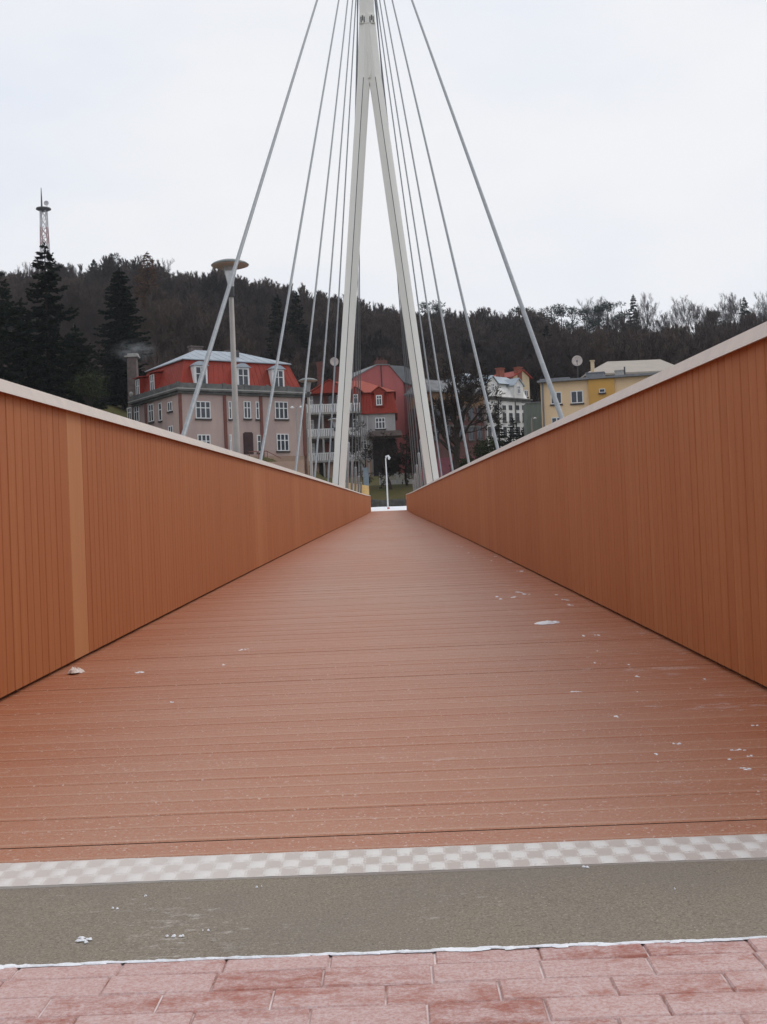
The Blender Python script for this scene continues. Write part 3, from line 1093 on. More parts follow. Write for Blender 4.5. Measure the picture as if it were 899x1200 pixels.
# left side
fw(73, 92, 365, 425, 2, side='left')
fw(103, 126, 358, 428, 2, side='left')
fw(166, 190, 350, 428, 2, side='left')
fw(210, 226, 345, 424, 1, side='left')
fw(250, 271, 340, 382, 2, 0, side='left')
fw(254, 274, 446, 480, 2, 0, side='left')
mb = MB()
u, _ = hs.hit(130 + 155 * .267, 380 + 380 * .267, side='left')
mb.box(-0.13, 0, u - 0.18, u + 0.18, 0, ZC - 0.56)
hs.add(mb, 'pilaster', M['pipe'])
# dormers
def dormer(uc, w_, hood, side=None, flat=False):
    h0, h1 = ZC + 0.35, ZC + 2.35
    yf = 0.05
    mb = MB()
    def P_(u, y, z):
        return (u, y, z) if side is None else (y, u, z)
    def hexa(a, b, y0_, y1_, z0, z1):
        x = [P_(a, y0_, z0), P_(b, y0_, z0), P_(b, y1_, z0), P_(a, y1_, z0)], [P_(a, y0_, z1), P_(b, y0_, z1), P_(b, y1_, z1), P_(a, y1_, z1)]
        mb.hexa(*x)
    hexa(uc - w_ / 2, uc + w_ / 2, yf, 1.6, h0 - 0.35, h1)
    d_ = hs.add(mb, 'dormer', M['winframe'] if hood != 'red' else M['redroof'])
    mb2 = MB()
    if flat:
        lo = [P_(uc - w_ / 2 - 0.2, yf - 0.25, h1 + 0.003), P_(uc + w_ / 2 + 0.2, yf - 0.25, h1 + 0.003), P_(uc + w_ / 2 + 0.2, 1.8, h1 + 0.25), P_(uc - w_ / 2 - 0.2, 1.8, h1 + 0.25)]
        mb2.hexa(lo, [(a, b, c + 0.1) for a, b, c in lo])
    else:
        lo = [P_(uc - w_ / 2 - 0.18, yf - 0.2, h1 + 0.003), P_(uc + w_ / 2 + 0.18, yf - 0.2, h1 + 0.003), P_(uc + w_ / 2 + 0.18, 1.7, h1 + 0.003), P_(uc - w_ / 2 - 0.18, 1.7, h1 + 0.003)]
        hi = [P_(uc - 0.25, yf - 0.15, h1 + 0.42), P_(uc + 0.25, yf - 0.15, h1 + 0.42), P_(uc + 0.25, 1.7, h1 + 0.42), P_(uc - 0.25, 1.7, h1 + 0.42)]
        mb2.hexa(lo, hi)
    mb2.build('dormer_roof', M['redroof'] if hood == 'red' else M['silver'], d_)
    wn = hs.window(uc - w_ / 2 + 0.14, uc + w_ / 2 - 0.14, h0, h1 - 0.12, 2, 1, side=side, off=yf, sill=False, rv=0.07, bar=0.045)
    wn.parent = d_
for x in (396, 581, 735):
    u, _ = hs.hit(130 + x * .267, 380 + 225 * .267)
    dormer(u, 1.45, 'silver')
u, _ = hs.hit(130 + 184 * .267, 380 + 240 * .267, side='left', off=0.1)
dormer(u, 1.3, 'red', 'left', True)
u, _ = hs.hit(130 + 120 * .267, 380 + 262 * .267, side='left', off=0.1)
dormer(u, 1.2, 'red', 'left', True)

# free standing chimney stack with smoke
p = at(157, 470, 133)
q = at(157, 419, 133)
t = thing('chimney_stack', 'tall brick chimney with a white capped top smoking left of the pink house', 'chimney', (p.x, 133, p.z - 6))
hh = q.z - p.z + 6
mb = MB()
mb.hexa([(-0.62, -0.62, 0), (0.62, -0.62, 0), (0.62, 0.62, 0), (-0.62, 0.62, 0)], [(-0.5, -0.5, hh), (0.5, -0.5, hh), (0.5, 0.5, hh), (-0.5, 0.5, hh)])
mb.build('stack', M['chim'], t)
mb = MB()
mb.box(-0.75, 0.75, -0.65, 0.65, hh + 0.003, hh + 0.16)
mb.box(-0.45, 0.65, -0.5, 0.5, hh + 0.163, hh + 0.42)
mb.build('chimney_cap', M['old_white'], t)
# smoke drifting from it
m, n_, p_, l_ = newmat('smoke')
n_.nodes.remove(p_)
vo = n_.nodes.new('ShaderNodeVolumePrincipled')
vo.inputs['Color'].default_value = (0.75, 0.78, 0.82, 1)
g = n_.nodes.new('ShaderNodeTexCoord').outputs['Object']
ln = n_.nodes.new('ShaderNodeVectorMath')
ln.operation = 'LENGTH'
l_(g, ln.inputs[0])
fall = ramp(n_, ln.outputs['Value'], 0.15, 1.0, 1.0, 0.0)
nzv = ramp(n_, noise(n_, g, 2.2, 4, 0.6), 0.42, 0.7)
l_(math_node(n_, 'MULTIPLY', math_node(n_, 'MULTIPLY', fall, nzv), 0.55), vo.inputs['Density'])
l_(vo.outputs['Volume'], n_.nodes['Material Output'].inputs['Volume'])
p = at(163, 411, 133)
mb = MB()
mb.lathe([(0.001, -1), (0.5, -0.86), (0.86, -0.5), (1, 0), (0.86, 0.5), (0.5, 0.86), (0.001, 1)], 16)
o = mb.build('smoke', m)
o.location = (p.x - 0.6, 133, p.z)
o.scale = (2.9, 1.3, 1.5)
struct(o, 'stuff', 'thin grey smoke drifting from the chimney left of the pink house')
tag(o, o['label'], 'smoke')

# terrace wall below the pink house door
p, q = at(290, 548, 106.6), at(356, 552, 106.6)
t = thing('terrace_wall', 'ochre terrace wall with a stair rail below the pink house door', 'wall', (p.x, 106.6, 3.0))
mb = MB()
wl = q.x - p.x
ztp = at(325, 541, 106.6).z - 3.0
mb.box(0, wl, 0, 0.4, -1.5, ztp)
mb.build('wall', M['plinth'], t)
mb = MB()
pts = [(0.1, 0.2, ztp + 1.0), (wl * 0.35, 0.2, ztp + 1.0), (wl * 0.6, 0.2, ztp + 0.3)]
mb.tube(pts, 0.04, 6)
for f in (0.02, 0.18, 0.34):
    mb.tube([(wl * f + 0.1, 0.2, ztp - 0.1), (wl * f + 0.1, 0.2, ztp + 1.0)], 0.03, 6)
mb.build('stair_rail', M['pipe'], t)

# ---- balcony house
YB = 150.0
A, B = at(358, 500, YB), at(463.5, 500, YB)
hs2 = House('balcony_house', 'house with bright red tiled roof and stacked white balconies behind the left pylon leg', (A.x, YB), (B.x, YB), 10, 4.5)
M['greywall'] = mat('grey_render', (0.40, 0.385, 0.385), (0.30, 0.285, 0.285), 0.6, 0.9, stretch=(1, 1, 0.5))
M['purplewall'] = mat('purple_grey_wall', (0.20, 0.165, 0.17), (0.14, 0.12, 0.125), 0.6, 0.9)
M['openshade'] = mat('opening_shade', (0.02, 0.018, 0.02), None, 1, 0.9)
h = hs2
def z2(y, x=440):
    return h.hit(x, y)[1]
def u2(x, y=500):
    return h.hit(x, y)[0]
uR0 = u2(424)
zM0, zM1 = z2(485), z2(459.5)
mb = MB()
mb.box(uR0, h.w, 0, h.d, -2, zM0)
h.add(mb, 'wall', M['greywall'])
mb = MB()
mb.box(0.4, uR0 - 0.003, 1.2, h.d, -2, zM1)
h.add(mb, 'rear_wall', M['purplewall'])
mb = MB()
mb.hexa([(uR0 - 0.1, -0.3, zM0 + 0.003), (h.w + 0.35, -0.3, zM0 + 0.003), (h.w + 0.35, h.d, zM0 + 0.003), (uR0 - 0.1, h.d, zM0 + 0.003)], [(uR0 - 0.1, 0.35, zM1), (h.w - 0.1, 0.35, zM1), (h.w - 0.1, h.d - 0.5, zM1), (uR0 - 0.1, h.d - 0.5, zM1)])
for i in range(12):
    f = i / 11
    mb.tube([(uR0 + (h.w - uR0) * f, -0.3, zM0 + 0.02), (uR0 + (h.w - uR0 - 0.4) * f, 0.35, zM1)], 0.03, 4)
h.add(mb, 'mansard', M['redroof'])
zr2 = z2(440)
mb = MB()
e0, e1 = -0.1, h.w + 0.25
lo = [(e0, 0.0, zM1 + 0.003), (e1, 0.0, zM1 + 0.003), (e1, h.d, zM1 + 0.003), (e0, h.d, zM1 + 0.003)]
hi = [(e0 + 2.4, h.d * 0.45, zr2), (e1 - 4.4, h.d * 0.45, zr2), (e1 - 4.4, h.d * 0.55, zr2), (e0 + 2.4, h.d * 0.55, zr2)]
mb.hexa(lo, hi)
rf2 = h.add(mb, 'roof', M['redroof_pale'])
for (px, w_, top) in ((388, 1.0, 430), (368.5, 0.8, 424)):
    u = u2(px, 440)
    mb = MB()
    zt = h.hit(px, top, off=6)[1]
    mb.box(u, u + w_, 6, 6.8, zM1, zt)
    mb.build('chimney', M['chimbrick'], rf2)
# little gabled roof pieces
def gablet(uc, w_, zlo, zhi, name='gable', wall=None, yf=-0.25, dep=2.5):
    mb = MB()
    tri_lo = [(uc - w_ / 2, yf, zlo), (uc + w_ / 2, yf, zlo), (uc, yf, zhi)]
    tri_hi = [(uc - w_ / 2, yf + dep, zlo), (uc + w_ / 2, yf + dep, zlo), (uc, yf + dep, zhi)]
    mb.hexa(tri_lo, tri_hi)
    o = h.add(mb, name, wall or M['redroof'])
    mb = MB()
    for sgn in (-1, 1):
        a = (uc + sgn * (w_ / 2 + 0.15), zlo - 0.1)
        n0 = [(a[0], yf - 0.15, a[1] + 0.06), (uc, yf - 0.15, zhi + 0.06), (uc, yf + dep, zhi + 0.06), (a[0], yf + dep, a[1] + 0.06)]
        n1 = [(x, y, z + 0.09) for x, y, z in n0]
        mb.hexa(n0, n1)
    mb.build('gable_roof', M['redroof_pale'], o)
    return o
def w2(x0, x1, ya, yb, nv=2, nh=1, off=0.0, **kw):
    a, b = h.hit(x0, (ya + yb) / 2, off=off)[0], h.hit(x1, (ya + yb) / 2, off=off)[0]
    return h.window(a, b, h.hit((x0 + x1) / 2, yb, off=off)[1], h.hit((x0 + x1) / 2, ya, off=off)[1], nv, nh, off=off, **kw)
def dorm2(x0, x1, ya, yb, gtop):
    a, b = u2(x0, ya), u2(x1, ya)
    mb = MB()
    mb.box(a - 0.25, b + 0.25, -0.32, 1.5, z2(yb) - 0.2, z2(ya) + 0.25)
    o = h.add(mb, 'dormer', M['redroof'])
    wn = w2(x0, x1, ya, yb, 2, 1, off=-0.325, sill=False, bar=0.04, rv=0.12, split=0.65)
    wn.parent = o
    gt = gablet((a + b) / 2, b - a + 1.1, z2(ya) + 0.255, z2(gtop), 'dormer_gable', yf=-0.34, dep=2.2)
dorm2(440.8, 447.8, 463, 475, 454)
dorm2(413.8, 420, 462, 474, 453)
w2(440, 451.5, 489.5, 502.5, 3, 1)
w2(414, 421, 491, 503, 2, 1)
w2(414, 421, 520, 531, 2, 1)
w2(426, 430, 516, 526, 1, 1)
# wide gable over the balconies
ug0, ug1 = u2(362, 470), u2(412, 470)
gablet((ug0 + ug1) / 2, ug1 - ug0, z2(461, 385), z2(446, 385), 'gable', yf=-0.5, dep=5)
for i, (x, yt) in enumerate(((361, 455), (379, 455), (399, 455), (423.2, 470))):
    u = u2(x)
    mb = MB()
    mb.box(u - 0.12, u + 0.12, -1.235, -1.05, -1, z2(yt + 18, 400))
    h.add(mb, 'balcony_post', M['old_white'])
for k_, (yr, ys_) in enumerate(((474.5, 484), (503, 512), (531, 540))):
    zt, zs_ = z2(yr, 390), z2(ys_, 390)
    a, b = u2(361), u2(424)
    mb = MB()
    mb.box(a, b, -1.3, 1.2, zs_ - 0.22, zs_)
    bal = h.add(mb, 'balcony', M['old_white'])
    mb = MB()
    mb.box(a, b, -1.36, -1.24, zt - 0.1, zt)
    n_b = 30
    for i in range(n_b):
        u = a + (b - a) * (i + 0.5) / n_b
        mb.box(u - 0.075, u + 0.075, -1.34, -1.26, zs_ + 0.003, zt - 0.103)
    mb.build('balustrade', M['white'], bal)
    # doors and recess behind each balcony
    for (x0, x1, m_) in ((363.5, 367.5, 'glass'), (380, 385, 'pipe'), (386, 391.5, 'glass'), (396, 402, 'glass')):
        o = MB()
        ztop_ = zs_ + 2.45
        ua, ub = u2(x0), u2(x1)
        o.box(ua, ub, 1.12, 1.197, zs_ + 0.01, ztop_)
        h.add(o, 'balcony_door', M[m_ if m_ != 'glass' else 'glass'])
    for x0, x1 in ((363.5, 367.5), (395.5, 402)):
        ua, ub = u2(x0), u2(x1)
        h.window(ua, ub, zs_ + 0.9, zs_ + 2.35, 2, 1, off=1.1, sill=False)
# canopy over the dark entrance
mb = MB()
mb.box(u2(432), u2(470.5), -3.6, -0.003, z2(514), z2(509.5))
mb.box(u2(436), u2(469), -3.3, -0.006, z2(509.3), z2(507.8))
h.add(mb, 'canopy', M['chim'])
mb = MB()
mb.box(u2(436), u2(463), -0.10, -0.01, -1.5, z2(514.5))  # flat dark panel: shade of the opening put into its colour
h.add(mb, 'entrance_shade_panel', M['openshade'])
for x in (425, 364, 381):
    mb = MB()
    mb.box(u2(x), u2(x) + 0.9, -0.7, 0.3, -2, z2(541, 390))
    h.add(mb, 'pillar', M['plinth'])
# lean-to stair frame of thin grey posts
mb = MB()
for x in (419.5, 425.5, 431):
    mb.tube([(u2(x), -1.7, -1), (u2(x), -1.7, z2(488))], 0.05, 6)
for y_ in (500, 515, 530, 545):
    mb.tube([(u2(419.5), -1.7, z2(y_)), (u2(431), -1.7, z2(y_ + 5))], 0.04, 6)
h.add(mb, 'stair_frame', M['galv'])
# satellite dishes
def dish(px, py, Y, r_, polelen, label, tilt):
    p = at(px, py, Y)
    t = thing('satellite_dish', label, 'satellite dish', (p.x, Y, p.z - polelen), tilt)
    mb = MB()
    mb.tube([(0, 0.12, 0), (0, 0.12, polelen)], 0.04, 8)
    mb.build('mast', M['steel_dark'], t)
    mb = MB()
    pr = [(0.001, 0.02), (r_ * 0.35, 0.0), (r_ * 0.7, -0.07), (r_, -0.18), (r_, -0.15), (r_ * 0.7, -0.03), (r_ * 0.35, 0.05), (0.001, 0.07)]
    mb.lathe(pr, 24)
    mb.v = [(x, z, y + polelen) for x, y, z in mb.v]
    mb.build('reflector', M['dishpaint'], t, True)
    mb = MB()
    mb.tube([(0, 0, polelen - r_ * 0.9), (0, -0.45, polelen - 0.12)], 0.025, 6)
    mb.tube([(0, -0.42, polelen - 0.14), (0, -0.55, polelen - 0.02)], 0.07, 8)
    mb.build('feed_arm', M['steel_dark'], t)
M['dishpaint'] = mat('dish_paint', (0.60, 0.53, 0.50), (0.48, 0.42, 0.40), 4, 0.6)
dish(391.5, 424, YB, 0.55, 3.4, 'round pale satellite dish above the red tiled balcony house', R(15))
dish(676.5, 423, 126, 0.56, 2.3, 'round pale satellite dish standing above the yellow flat roofed building', R(-12))

# ---- plum red gable house
YG = 160.0
A = at(429, 480, YG)
B = at(474, 480, YG + 3.0)
h = hs3 = House('gable_house', 'tall house with a blank plum red gable wall and grey roof between the pylon legs', (A.x - 1.5, YG), (B.x, YG + 3), 13, 4.5)
M['plum'] = mat('plum_red_render', (0.44, 0.125, 0.12), (0.34, 0.10, 0.098), 0.35, 0.9, stretch=(1, 1, 0.4))
M['plum_shade'] = mat('plum_shaded_render', (0.33, 0.10, 0.102), (0.26, 0.08, 0.083), 0.4, 0.9)  # same render darkened: shade of the set-back side painted in
M['slate'] = mat('slate_roof', (0.13, 0.14, 0.15), (0.18, 0.19, 0.20), 1, 0.7)
zR_ = h.hit(474, 448)[1]
zap = h.hit(449, 428)[1]
ua, ub = h.hit(442, 428)[0], h.hit(456, 428)[0]
zl = h.hit(427, 443)[1]
mb = MB()
prof = [(0, -2), (h.w, -2), (h.w, zR_), (ub, zap), (ua, zap), (0, zl)]
mb.hexa([(x, 0, z) for x, z in prof], [(x, h.d, z) for x, z in prof])
h.add(mb, 'wall', M['plum'])
us, zs5 = h.hit(504, 456)
mb = MB()
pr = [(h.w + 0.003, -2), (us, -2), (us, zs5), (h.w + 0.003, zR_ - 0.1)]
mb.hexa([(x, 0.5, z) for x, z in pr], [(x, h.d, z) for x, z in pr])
h.add(mb, 'side_wall', M['plum_shade'])
mb = MB()
def slope(a, b):
    lo = [(a[0], -0.15, a[1] + 0.003), (b[0], -0.15, b[1] + 0.003), (b[0], h.d + 0.2, b[1] + 0.003), (a[0], h.d + 0.2, a[1] + 0.003)]
    mb.hexa(lo, [(x, y, z + 0.14) for x, y, z in lo])
slope((us + 0.3, zs5 - 0.15), (h.w, zR_))
slope((h.w, zR_), (ub, zap))
pr = [h.hit(x, y, off=6) for x, y in ((456, 428), (473, 429), (486, 435), (503, 446))] + [(us, zs5 - 1), (ub, zs5 - 1)]
mb.hexa([(x, 6, z) for x, z in pr], [(x, 12, z) for x, z in pr])
slope((ub, zap), (ua, zap))
slope((ua, zap), (-0.3, zl - 0.15))
rf3 = h.add(mb, 'roof', M['slate'])
mb = MB()
mb.box(ua + 0.15, ub - 0.1, 0.3, 1.2, zap + 0.1, zap + 0.75)
for i in range(3):
    u = ua + 0.35 + i * 0.45
    mb.tube([(u, 0.7, zap + 0.75), (u, 0.7, zap + 1.1)], 0.1, 8)
mb.build('chimney', M['chimbrick'], rf3)
mb = MB()
u = h.hit(447, 440)[0]
mb.tube([(u, -0.06, zap - 7.0), (u, -0.06, zap + 0.1)], 0.09, 6)
h.add(mb, 'flue_stain', M['steel_dark'])

# ---- dark house behind the bare tree
YD = 157.0
A, B = at(506, 500, YD), at(568, 500, YD + 6)
h = hs4 = House('brown_house', 'dark red brown house with an ochre frieze and pale sheet roof behind the bare tree', (A.x, YD), (B.x, YD + 6), 4.5, 4.5)
M['brownwall'] = mat('red_brown_brick', (0.13, 0.05, 0.045), (0.085, 0.038, 0.036), 0.9, 0.9)
M['felt2'] = mat('dull_sheet_roof', (0.10, 0.105, 0.11), (0.17, 0.175, 0.185), 1.2, 0.8)
M['ochre'] = mat('ochre_frieze', (0.24, 0.14, 0.07), (0.16, 0.09, 0.06), 1.5, 0.9)
ze = h.hit(530, 461)[1]
mb = MB()
mb.box(0, h.w, 0, h.d, -2, ze - 1.8)
h.add(mb, 'wall', M['brownwall'])
mb = MB()
mb.box(-0.02, h.w + 0.02, -0.03, h.d + 0.02, ze - 1.797, ze)
h.add(mb, 'frieze', M['ochre'])
mb = MB()
lo = [(-0.5, -0.6, ze + 0.003), (h.w + 0.5, -0.6, ze + 0.003), (h.w + 0.5, h.d + 0.4, ze + 0.003), (-0.5, h.d + 0.4, ze + 0.003)]
mb.hexa(lo, [(x, y, z + 0.2) for x, y, z in lo])
mb.hexa([(x, y, z + 0.203) for x, y, z in lo], [(1.0, 2.2, ze + 2.0), (h.w - 2.5, 2.2, ze + 2.0), (h.w - 2.5, h.d - 1, ze + 2.0), (1.0, h.d - 1, ze + 2.0)])
rf = h.add(mb, 'roof', M['felt2'])
for x in (512, 526, 541.5, 552, 562):
    for yy in (483, 507):
        u, z = h.hit(x, yy)
        h.window(u - 0.5, u + 0.5, z - 1.0, z + 0.9, 2, 1, fm='darkframe', rv=0.06, bar=0.03)
mb = MB()
mb.box(-0.05, h.w + 0.05, -0.10, -0.005, h.hit(530, 500)[1], h.hit(530, 498)[1])
h.add(mb, 'string_course', M['cornice'])
# pink garden wall in front of it
p, q = at(503, 560, 128), at(560, 545, 130)
mb = MB()
M['magenta'] = mat('pink_wall_paint', (0.34, 0.10, 0.13), (0.25, 0.08, 0.11), 1.2, 0.8)
ztp = at(520, 538, 128).z
ln_ = q.x - p.x + 4
mb.box(0, ln_, 0, 0.35, -2, ztp - p.z)
mb.box(-0.05, ln_ + 0.05, -0.06, 0.41, ztp - p.z + 0.003, ztp - p.z + 0.12)
tag(mb.build('garden_wall', M['magenta'], loc=(p.x - 1, 128, p.z)), 'faded pink garden wall behind the right pylon leg and bare tree trunk', 'wall')

# ---- white house
A = (13.8, 165.0)
B = (20.6, 171.8)
h = hs5 = House('white_house', 'old white house with silver roof and gabled dormers left of the yellow building', A, B, 10, 5.5)
M['whitewall'] = mat('dirty_white_render', (0.78, 0.77, 0.75), (0.58, 0.57, 0.55), 0.8, 0.9, stretch=(1, 1, 0.5))
M['creamwall'] = mat('cream_render', (0.62, 0.50, 0.32), (0.54, 0.43, 0.28), 0.8, 0.9)
M['palebrick'] = mat('orange_red_chimney', (0.26, 0.075, 0.045), (0.20, 0.06, 0.04), 2, 0.9)
ze = h.hit(595, 466)[1]
mb = MB()
mb.box(0, h.w, 0, h.d, -2, ze - 0.5)
h.add(mb, 'wall', M['whitewall'])
mb = MB()
mb.box(-0.15, h.w + 0.15, -0.2, h.d, ze - 0.497, ze - 0.2)
mb.box(-0.3, h.w + 0.3, -0.4, h.d, ze - 0.197, ze)
h.add(mb, 'cornice', M['cornice'])
mb = MB()
ridge_z = h.hit(595, 446)[1] + 0.35
lo = [(0, 0.25, ze + 0.003), (h.w, 0.25, ze + 0.003), (h.w, h.d, ze + 0.003), (0, h.d, ze + 0.003)]
mb.hexa(lo, [(0, 1.5, ze + 2.1), (h.w, 1.5, ze + 2.1), (h.w, h.d - 1, ze + 2.1), (0, h.d - 1, ze + 2.1)])
h.add(mb, 'attic_wall', M['whitewall'])
mb = MB()
lo = [(-0.2, 0.9, ze + 2.103), (h.w + 0.2, 0.9, ze + 2.103), (h.w + 0.2, h.d, ze + 2.103), (-0.2, h.d, ze + 2.103)]
mb.hexa(lo, [(-0.2, 4.2, ridge_z + 0.9), (h.w + 0.2, 4.2, ridge_z + 0.9), (h.w + 0.2, 5, ridge_z + 0.9), (-0.2, 5, ridge_z + 0.9)])
rf5 = h.add(mb, 'roof', M['silver'])
for (px, tp) in ((590, 432), (611, 431)):
    u = h.hit(px, 440, off=5)[0]
    zt = h.hit(px, tp, off=5)[1]
    mb = MB()
    mb.box(u - 0.5, u + 0.5, 5.2, 6.0, ze + 2, zt)
    mb.box(u - 0.6, u + 0.6, 5.1, 6.1, zt + 0.003, zt + 0.15)
    mb.build('chimney', M['palebrick'], rf5)
for (px, yt, ya, yb) in ((578, 441, 449, 458), (608.5, 444, 452, 461)):
    u = h.hit(px, 455)[0]
    zb_, zs_, zt = ze + 0.05, h.hit(px, ya - 1)[1], h.hit(px, yt)[1]
    mb = MB()
    pr = [(u - 1.0, zb_), (u + 1.0, zb_), (u + 1.0, zs_), (u, zt), (u - 1.0, zs_)]
    mb.hexa([(x, 0.1, z) for x, z in pr], [(x, 3.2, z) for x, z in pr])
    d_ = h.add(mb, 'dormer', M['whitewall'])
    mb = MB()
    for sg in (-1, 1):
        l0 = [(u + sg * 1.25, -0.1, zs_ - 0.2), (u, -0.1, zt + 0.05), (u, 4.0, zt + 0.05), (u + sg * 1.25, 4.0, zs_ - 0.2)]
        mb.hexa(l0, [(x, y, z + 0.12) for x, y, z in l0])
    mb.build('dormer_roof', M['silver'], d_)
    zc = h.hit(px, (ya + yb) / 2)[1]
    wn = h.window(u - 0.36, u + 0.36, zc - 0.6, zc + 0.55, 2, 1, off=0.1, sill=False)
    wn.parent = d_
for px in (573, 581, 591, 598.5, 606.5, 614):
    for (ya, yb) in ((475, 480.5), (484, 494), (500, 511)):
        u = h.hit(px, 485)[0]
        z0, z1 = h.hit(px, yb)[1], h.hit(px, ya)[1]
        h.window(u - 0.36, u + 0.36, z0, z1, 2, 1 if yb - ya > 7 else 0, rv=0.05, bar=0.035, sill=yb - ya > 7, fm='darkframe')
for px in (584, 604):
    u = h.hit(px, 485)[0]
    mb = MB()
    mb.tube([(u, -0.1, 0), (u, -0.1, ze - 0.5)], 0.08, 6)
    h.add(mb, 'downpipe', M['cornice'])
# cream gable behind
YC = 178.0
A, B = at(602, 450, YC), at(620.5, 450, YC + 2)
h = hs6 = House('cream_house', 'narrow cream gable end with orange chimney rising behind the white house', (A.x, YC), (B.x, YC + 2), 9, 6.5)
ze, zt = h.hit(619, 442)[1], h.hit(612, 434.5)[1]
um = h.hit(612.5, 436)[0]
mb = MB()
pr = [(0, -2), (h.w, -2), (h.w, ze), (um, zt), (0, ze)]
mb.hexa([(x, 0, z) for x, z in pr], [(x, h.d, z) for x, z in pr])
h.add(mb, 'wall', M['creamwall'])
mb = MB()
for a, b in (((h.w + 0.4, ze - 0.25), (um, zt)), ((um, zt), (-0.4, ze - 0.25))):
    l0 = [(a[0], -0.3, a[1] + 0.003), (b[0], -0.3, b[1] + 0.003), (b[0], h.d, b[1] + 0.003), (a[0], h.d, a[1] + 0.003)]
    mb.hexa(l0, [(x, y, z + 0.18) for x, y, z in l0])
rf = h.add(mb, 'roof', M['redroof'])
u, z = h.hit(616.5, 461)
h.window(u - 0.4, u + 0.4, z - 0.5, z + 0.5, 2, 0)

# ---- yellow flat roofed building
A = at(634.5, 480, 125)
B = at(830, 480, 121)
h = hs7 = House('yellow_building', 'yellow flat roofed building with an ochre stair bay above the right railing', (A.x, 125), (B.x, 121), 11, 5.5, 'building')
M['yellow'] = mat('pale_yellow_render', (0.80, 0.585, 0.37), (0.73, 0.53, 0.335), 0.5, 0.9)
M['ochrewall'] = mat('ochre_render', (0.60, 0.34, 0.09), (0.53, 0.30, 0.08), 0.5, 0.9)
M['felt'] = mat('grey_roof_edge', (0.15, 0.16, 0.18), (0.21, 0.22, 0.24), 2, 0.7)
zt = h.hit(650, 448)[1]
mb = MB()
mb.box(0, h.w, 0, h.d, -3, zt)
h.add(mb, 'wall', M['yellow'])
u0b, u1b = h.hit(690, 460)[0], h.hit(720.5, 460)[0]
mb = MB()
mb.box(u0b, u1b, -0.35, -0.003, -3, zt - 0.02)
h.add(mb, 'stair_bay', M['ochrewall'])
mb = MB()
mb.box(-0.25, h.w + 0.2, -0.65, h.d + 0.2, zt + 0.003, zt + 0.22)
mb.box(-0.1, 3.0, 0.4, h.d, zt + 0.225, zt + 0.5)
rf7 = h.add(mb, 'roof', M['felt'])
def blk(x0, x1, ya, yb, m_, off, name, dep=1.2):
    a, b = h.hit(x0, yb, off=off)[0], h.hit(x1, yb, off=off)[0]
    z1, z0 = h.hit((x0 + x1) / 2, ya, off=off)[1], zt + 0.2
    mb = MB()
    mb.box(a, b, off, off + dep, z0, z1 - 0.1)
    mb.box(a - 0.08, b + 0.08, off - 0.08, off + dep + 0.08, z1 - 0.097, z1)
    mb.build(name, m_, rf7)
blk(687, 708, 436, 443, M['felt'], 4, 'vent_block', 1.6)
blk(721, 731, 433.5, 441, M['old_white'], 4, 'vent_block')
blk(692.5, 696.5, 422, 436, M['creamwall'], 5.5, 'chimney', 0.5)
mb = MB()
u, z = h.hit(732, 432, off=4)
mb.tube([(u, 4, zt), (u, 4, z + 0.2)], 0.08, 8)
mb.build('vent_pipe', M['steel_dark'], rf7)
u, _ = h.hit(637, 480)
mb = MB()
mb.tube([(u, -0.12, -2), (u, -0.12, zt)], 0.09, 8)
h.add(mb, 'downpipe', M['felt'])
for (x0, x1, ya, yb, nv) in ((645.5, 658.5, 459.5, 473.5, 2), (669, 683.5, 458, 472.5, 2), (646.5, 659, 489, 503, 2), (670, 684, 488, 502, 2), (733, 744, 455, 469, 2), (760, 772, 453, 467, 2)):
    um, zm = h.hit((x0 + x1) / 2, (ya + yb) / 2)
    a, b = h.hit(x0, (ya + yb) / 2)[0], h.hit(x1, (ya + yb) / 2)[0]
    h.window(a, b, h.hit((x0 + x1) / 2, yb)[1], h.hit((x0 + x1) / 2, ya)[1], nv, 0)
a, b = h.hit(702.5, 458)[0], h.hit(709.5, 458)[0]
h.window(a, b, h.hit(706, 460.5)[1], h.hit(706, 456)[1], 1, 0, off=-0.35, rv=0.06)
# hall behind it
YH = 168.0
A, B = at(688, 432, YH), at(800, 427, YH)
h = hs8 = House('sports_hall', 'low beige hall with shallow pitched roof behind the yellow building', (A.x, YH), (B.x, YH), 14, 6, 'hall')
M['hallroof'] = mat('beige_roof_sheet', (0.38, 0.335, 0.29), (0.33, 0.295, 0.26), 0.5, 0.85)
zl, zp, zr_ = h.hit(690, 436)[1], h.hit(728, 428)[1], h.hit(795, 429)[1]
um = h.hit(728, 428)[0]
mb = MB()
mb.box(0, h.w, 0, 14, -2, zl - 0.6)
h.add(mb, 'wall', M['whitewall'])
mb = MB()
zr8 = h.hit(728, 423, off=7)[1]
l0 = [(-0.4, -0.5, zl - 0.55), (h.w + 0.4, -0.5, zl - 0.55), (h.w + 0.4, 14.4, zl - 0.55), (-0.4, 14.4, zl - 0.55)]
mb.hexa(l0, [(x, y, z + 0.25) for x, y, z in l0])
mb.hexa([(x, y, z + 0.253) for x, y, z in l0], [(um - 0.6, 7, zr8), (h.w - 1.5, 7, zr8), (h.w - 1.5, 8, zr8), (um - 0.6, 8, zr8)])
h.add(mb, 'roof', M['hallroof'])

